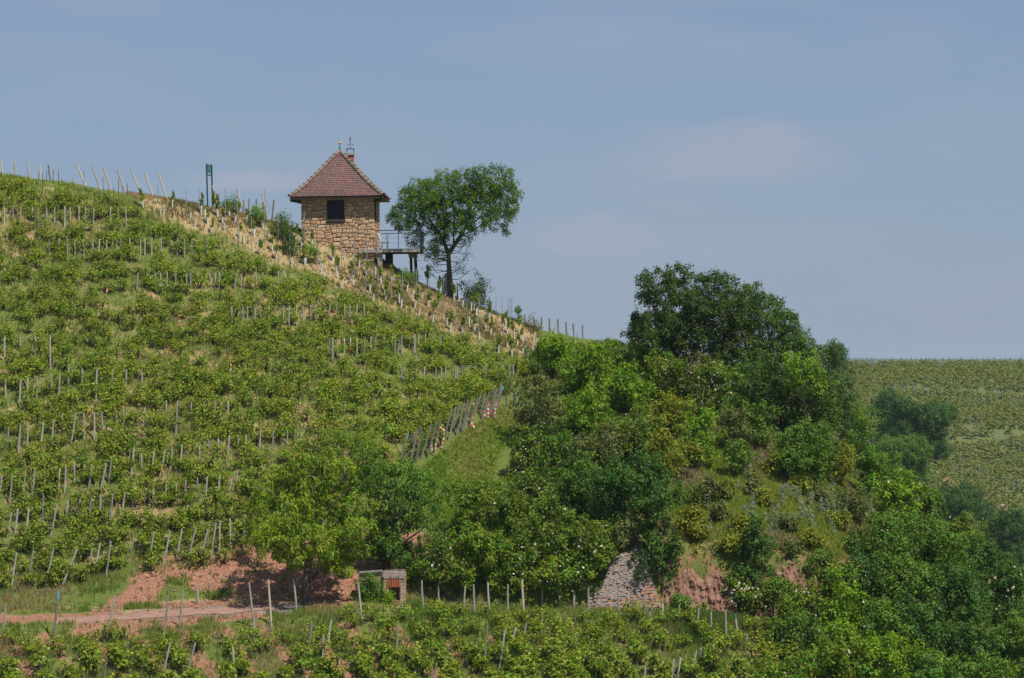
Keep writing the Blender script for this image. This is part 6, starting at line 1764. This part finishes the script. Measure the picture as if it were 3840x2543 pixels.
# clods, stones and straw bits on the worked soil
rc = np.random.RandomState(12)
X, Y = reg_poly(BANK, -27, -2, 146, 156)(rc, 2600)
Z = H(X, Y); mb = MB()
for x, y, z in zip(X, Y, Z):
    s = rc.uniform(.02, .06) * (2.0 if rc.rand() < .04 else 1); v8 = []
    for k in range(8):
        v8.append((x + s * ((k in (1, 2, 5, 6)) * 2 - 1) * rc.uniform(.5, 1), y + s * ((k in (2, 3, 6, 7)) * 2 - 1) * rc.uniform(.5, 1), z + s * (.9 * (k > 3) - .3) * rc.uniform(.6, 1)))
    mb.hexa(v8, 0 if rc.rand() < .8 else 1)
M['clod'] = plain_ground('soil_clod', (0.12, 0.060, 0.042), (0.20, 0.105, 0.072), (0.30, 0.18, 0.125), 3.0)
M['straw'] = plain_ground('straw_bits', (0.34, 0.25, 0.14), (0.42, 0.32, 0.19), (0.50, 0.40, 0.26), 3.0)
tag(link('soil_clods', mb.mesh('soil_clods', ['clod', 'straw'])), 'loose clods and straw bits on the red soil bank', kind='stuff')
# ------------------------------------------------------------------ far vineyard
rf = np.random.RandomState(55)
QS, CS = [], []
base_lobes = [(0, 0, .8, .9, .5, .6)]
VFQ = [foliage(np.random.RandomState(950 + i), [(0, 0, .40, 1.2, .7, .25)], 6, 1.6, .38, .36, 'far', spread=.30, up=1.6, hue=.06) for i in range(6)]
for yy in np.arange(462, 612, 2.0):
    for x in np.arange(48, 112, 1.5):
        xx = x + rf.normal() * .4; y2 = yy + rf.normal() * .25 - .22 * (x - 80)
        u, v = proj(xx, y2, float(H2(np.array([xx]), np.array([y2]))[0]))
        if y2 > 602 or u < 3080 or u > 3900 or rf.rand() < .05: continue
        if abs(y2 - (572 - .10 * (x - 80))) < 1.5 or abs(y2 - (530 + .25 * (x - 90))) < 1.2: continue
        Q, C = VFQ[rf.randint(6)]
        z = float(H2(np.array([xx]), np.array([y2]))[0])
        QS.append(Q + np.array([xx, y2, z])); CS.append(C * rf.uniform(.85, 1.15))
fv = link('far_vineyard_vines', quad_mesh('far_vines', np.concatenate(QS), np.concatenate(CS), 'leaf')); tag(fv, 'pale green vine rows covering the far hill', 'grapevines', kind='stuff')
fp = MB(); fp.tube([(0, 0, -.2), (0, 0, 2.1)], .07, 5); FPM = fp.mesh('far_post', ['steel'])
frows = [('just above the dark far trees', [(3355, 1475), (3380, 1478), (3400, 1480), (3425, 1478), (3440, 1480), (3465, 1490), (3482, 1498), (3508, 1500), (3530, 1498)]),
         ('in the middle of the far slope', [(3555, 1530), (3600, 1525), (3640, 1525), (3665, 1530), (3690, 1535), (3740, 1500), (3760, 1505), (3790, 1530), (3810, 1530)]),
         ('on the lower far slope', [(3640, 1600), (3680, 1590), (3690, 1640), (3730, 1660), (3745, 1670), (3770, 1685), (3800, 1690), (3825, 1700), (3660, 1650)]),
         ('near the pinkish soil of the far hill', [(3590, 1790), (3640, 1795), (3670, 1800), (3700, 1815), (3725, 1830), (3760, 1830), (3800, 1850), (3825, 1855), (3610, 1760)]),
         ('behind the rounded green far tree', [(3250, 1690), (3262, 1700), (3275, 1705), (3285, 1710), (3268, 1685)]),
         ('below the rounded green far tree', [(3295, 1795), (3315, 1800), (3340, 1800)])]
for desc, L_ in frows:
    L_.sort()
    for i, (u, v) in enumerate(L_):
        g = hit2(u, v); o = link('far_vineyard_post', FPM); o.location = g; o.rotation_euler = (0, rf.normal() * .05, 0)
        tag(o, 'thin pale post, ' + nth(i, len(L_)) + ' of those ' + desc, 'post', 'posts of the far vineyard')
# top edge posts against the sky
for i in range(30):
    u = 3200 + i * 22 + rf.normal() * 5; x = P(u, 0, 600).x; z = float(H2(np.array([x]), np.array([600.]))[0])
    o = link('far_ridge_post', FPM); o.location = (x, 600, z - .6)
    tag(o, 'tiny post in the fringe along the level far skyline', 'post', 'tiny posts on the far skyline')
# pinkish soil cuts
mb = MB()
M['farsoil'] = plain_ground('pink_soil', (0.30, 0.17, 0.13), (0.38, 0.24, 0.19), (0.30, 0.25, 0.12), 0.3)
for j, poly in enumerate([[(3515, 1795), (3560, 1800), (3600, 1835), (3640, 1850), (3620, 1860), (3560, 1830)], [(3700, 1890), (3760, 1900), (3830, 1920), (3830, 1940), (3740, 1935), (3700, 1915)], [(3590, 2060), (3700, 2065), (3730, 2080), (3690, 2120), (3600, 2115)]]):
    pts = []
    for u, v in poly:
        g = hit2(u, v); pts.append(g + Vector((0, -.25, .35)))
    c = sum(pts, Vector()) / len(pts); mb = MB(); n = len(pts)
    mb.add([c] + pts + [p + Vector((0, .6, -1.2)) for p in pts], [(0, 1 + i, 1 + (i + 1) % n) for i in range(n)] + [(1 + i, 1 + n + i, 1 + n + (i + 1) % n, 1 + (i + 1) % n) for i in range(n)])
    tag(link('soil_bank', mb.mesh('soil_bank', ['farsoil'])), 'bare pink soil bank on the far hill', kind='structure')

# ------------------------------------------------------------------ haze
mb = MB(); mb.box(-6500, -260, -44, 6500, 9300, 19.5)
hz = link('haze', mb.mesh('haze', []))
m = bpy.data.materials.new('haze'); m.use_nodes = True; m.node_tree.nodes.clear()
pv = m.node_tree.nodes.new('ShaderNodeVolumePrincipled'); pv.inputs['Color'].default_value = (0.62, 0.76, 1.0, 1)
pv.inputs['Density'].default_value = 0.00007; pv.inputs['Anisotropy'].default_value = 0.2
mo = m.node_tree.nodes.new('ShaderNodeOutputMaterial'); m.node_tree.links.new(pv.outputs[0], mo.inputs['Volume'])
hz.data.materials.append(m); hz['kind'] = 'stuff'; hz['label'] = 'pale summer haze over the valley'
print('objects', len(sc.objects), 'tris', sum(len(o.data.polygons) * 2 for o in sc.objects if o.type == 'MESH'))
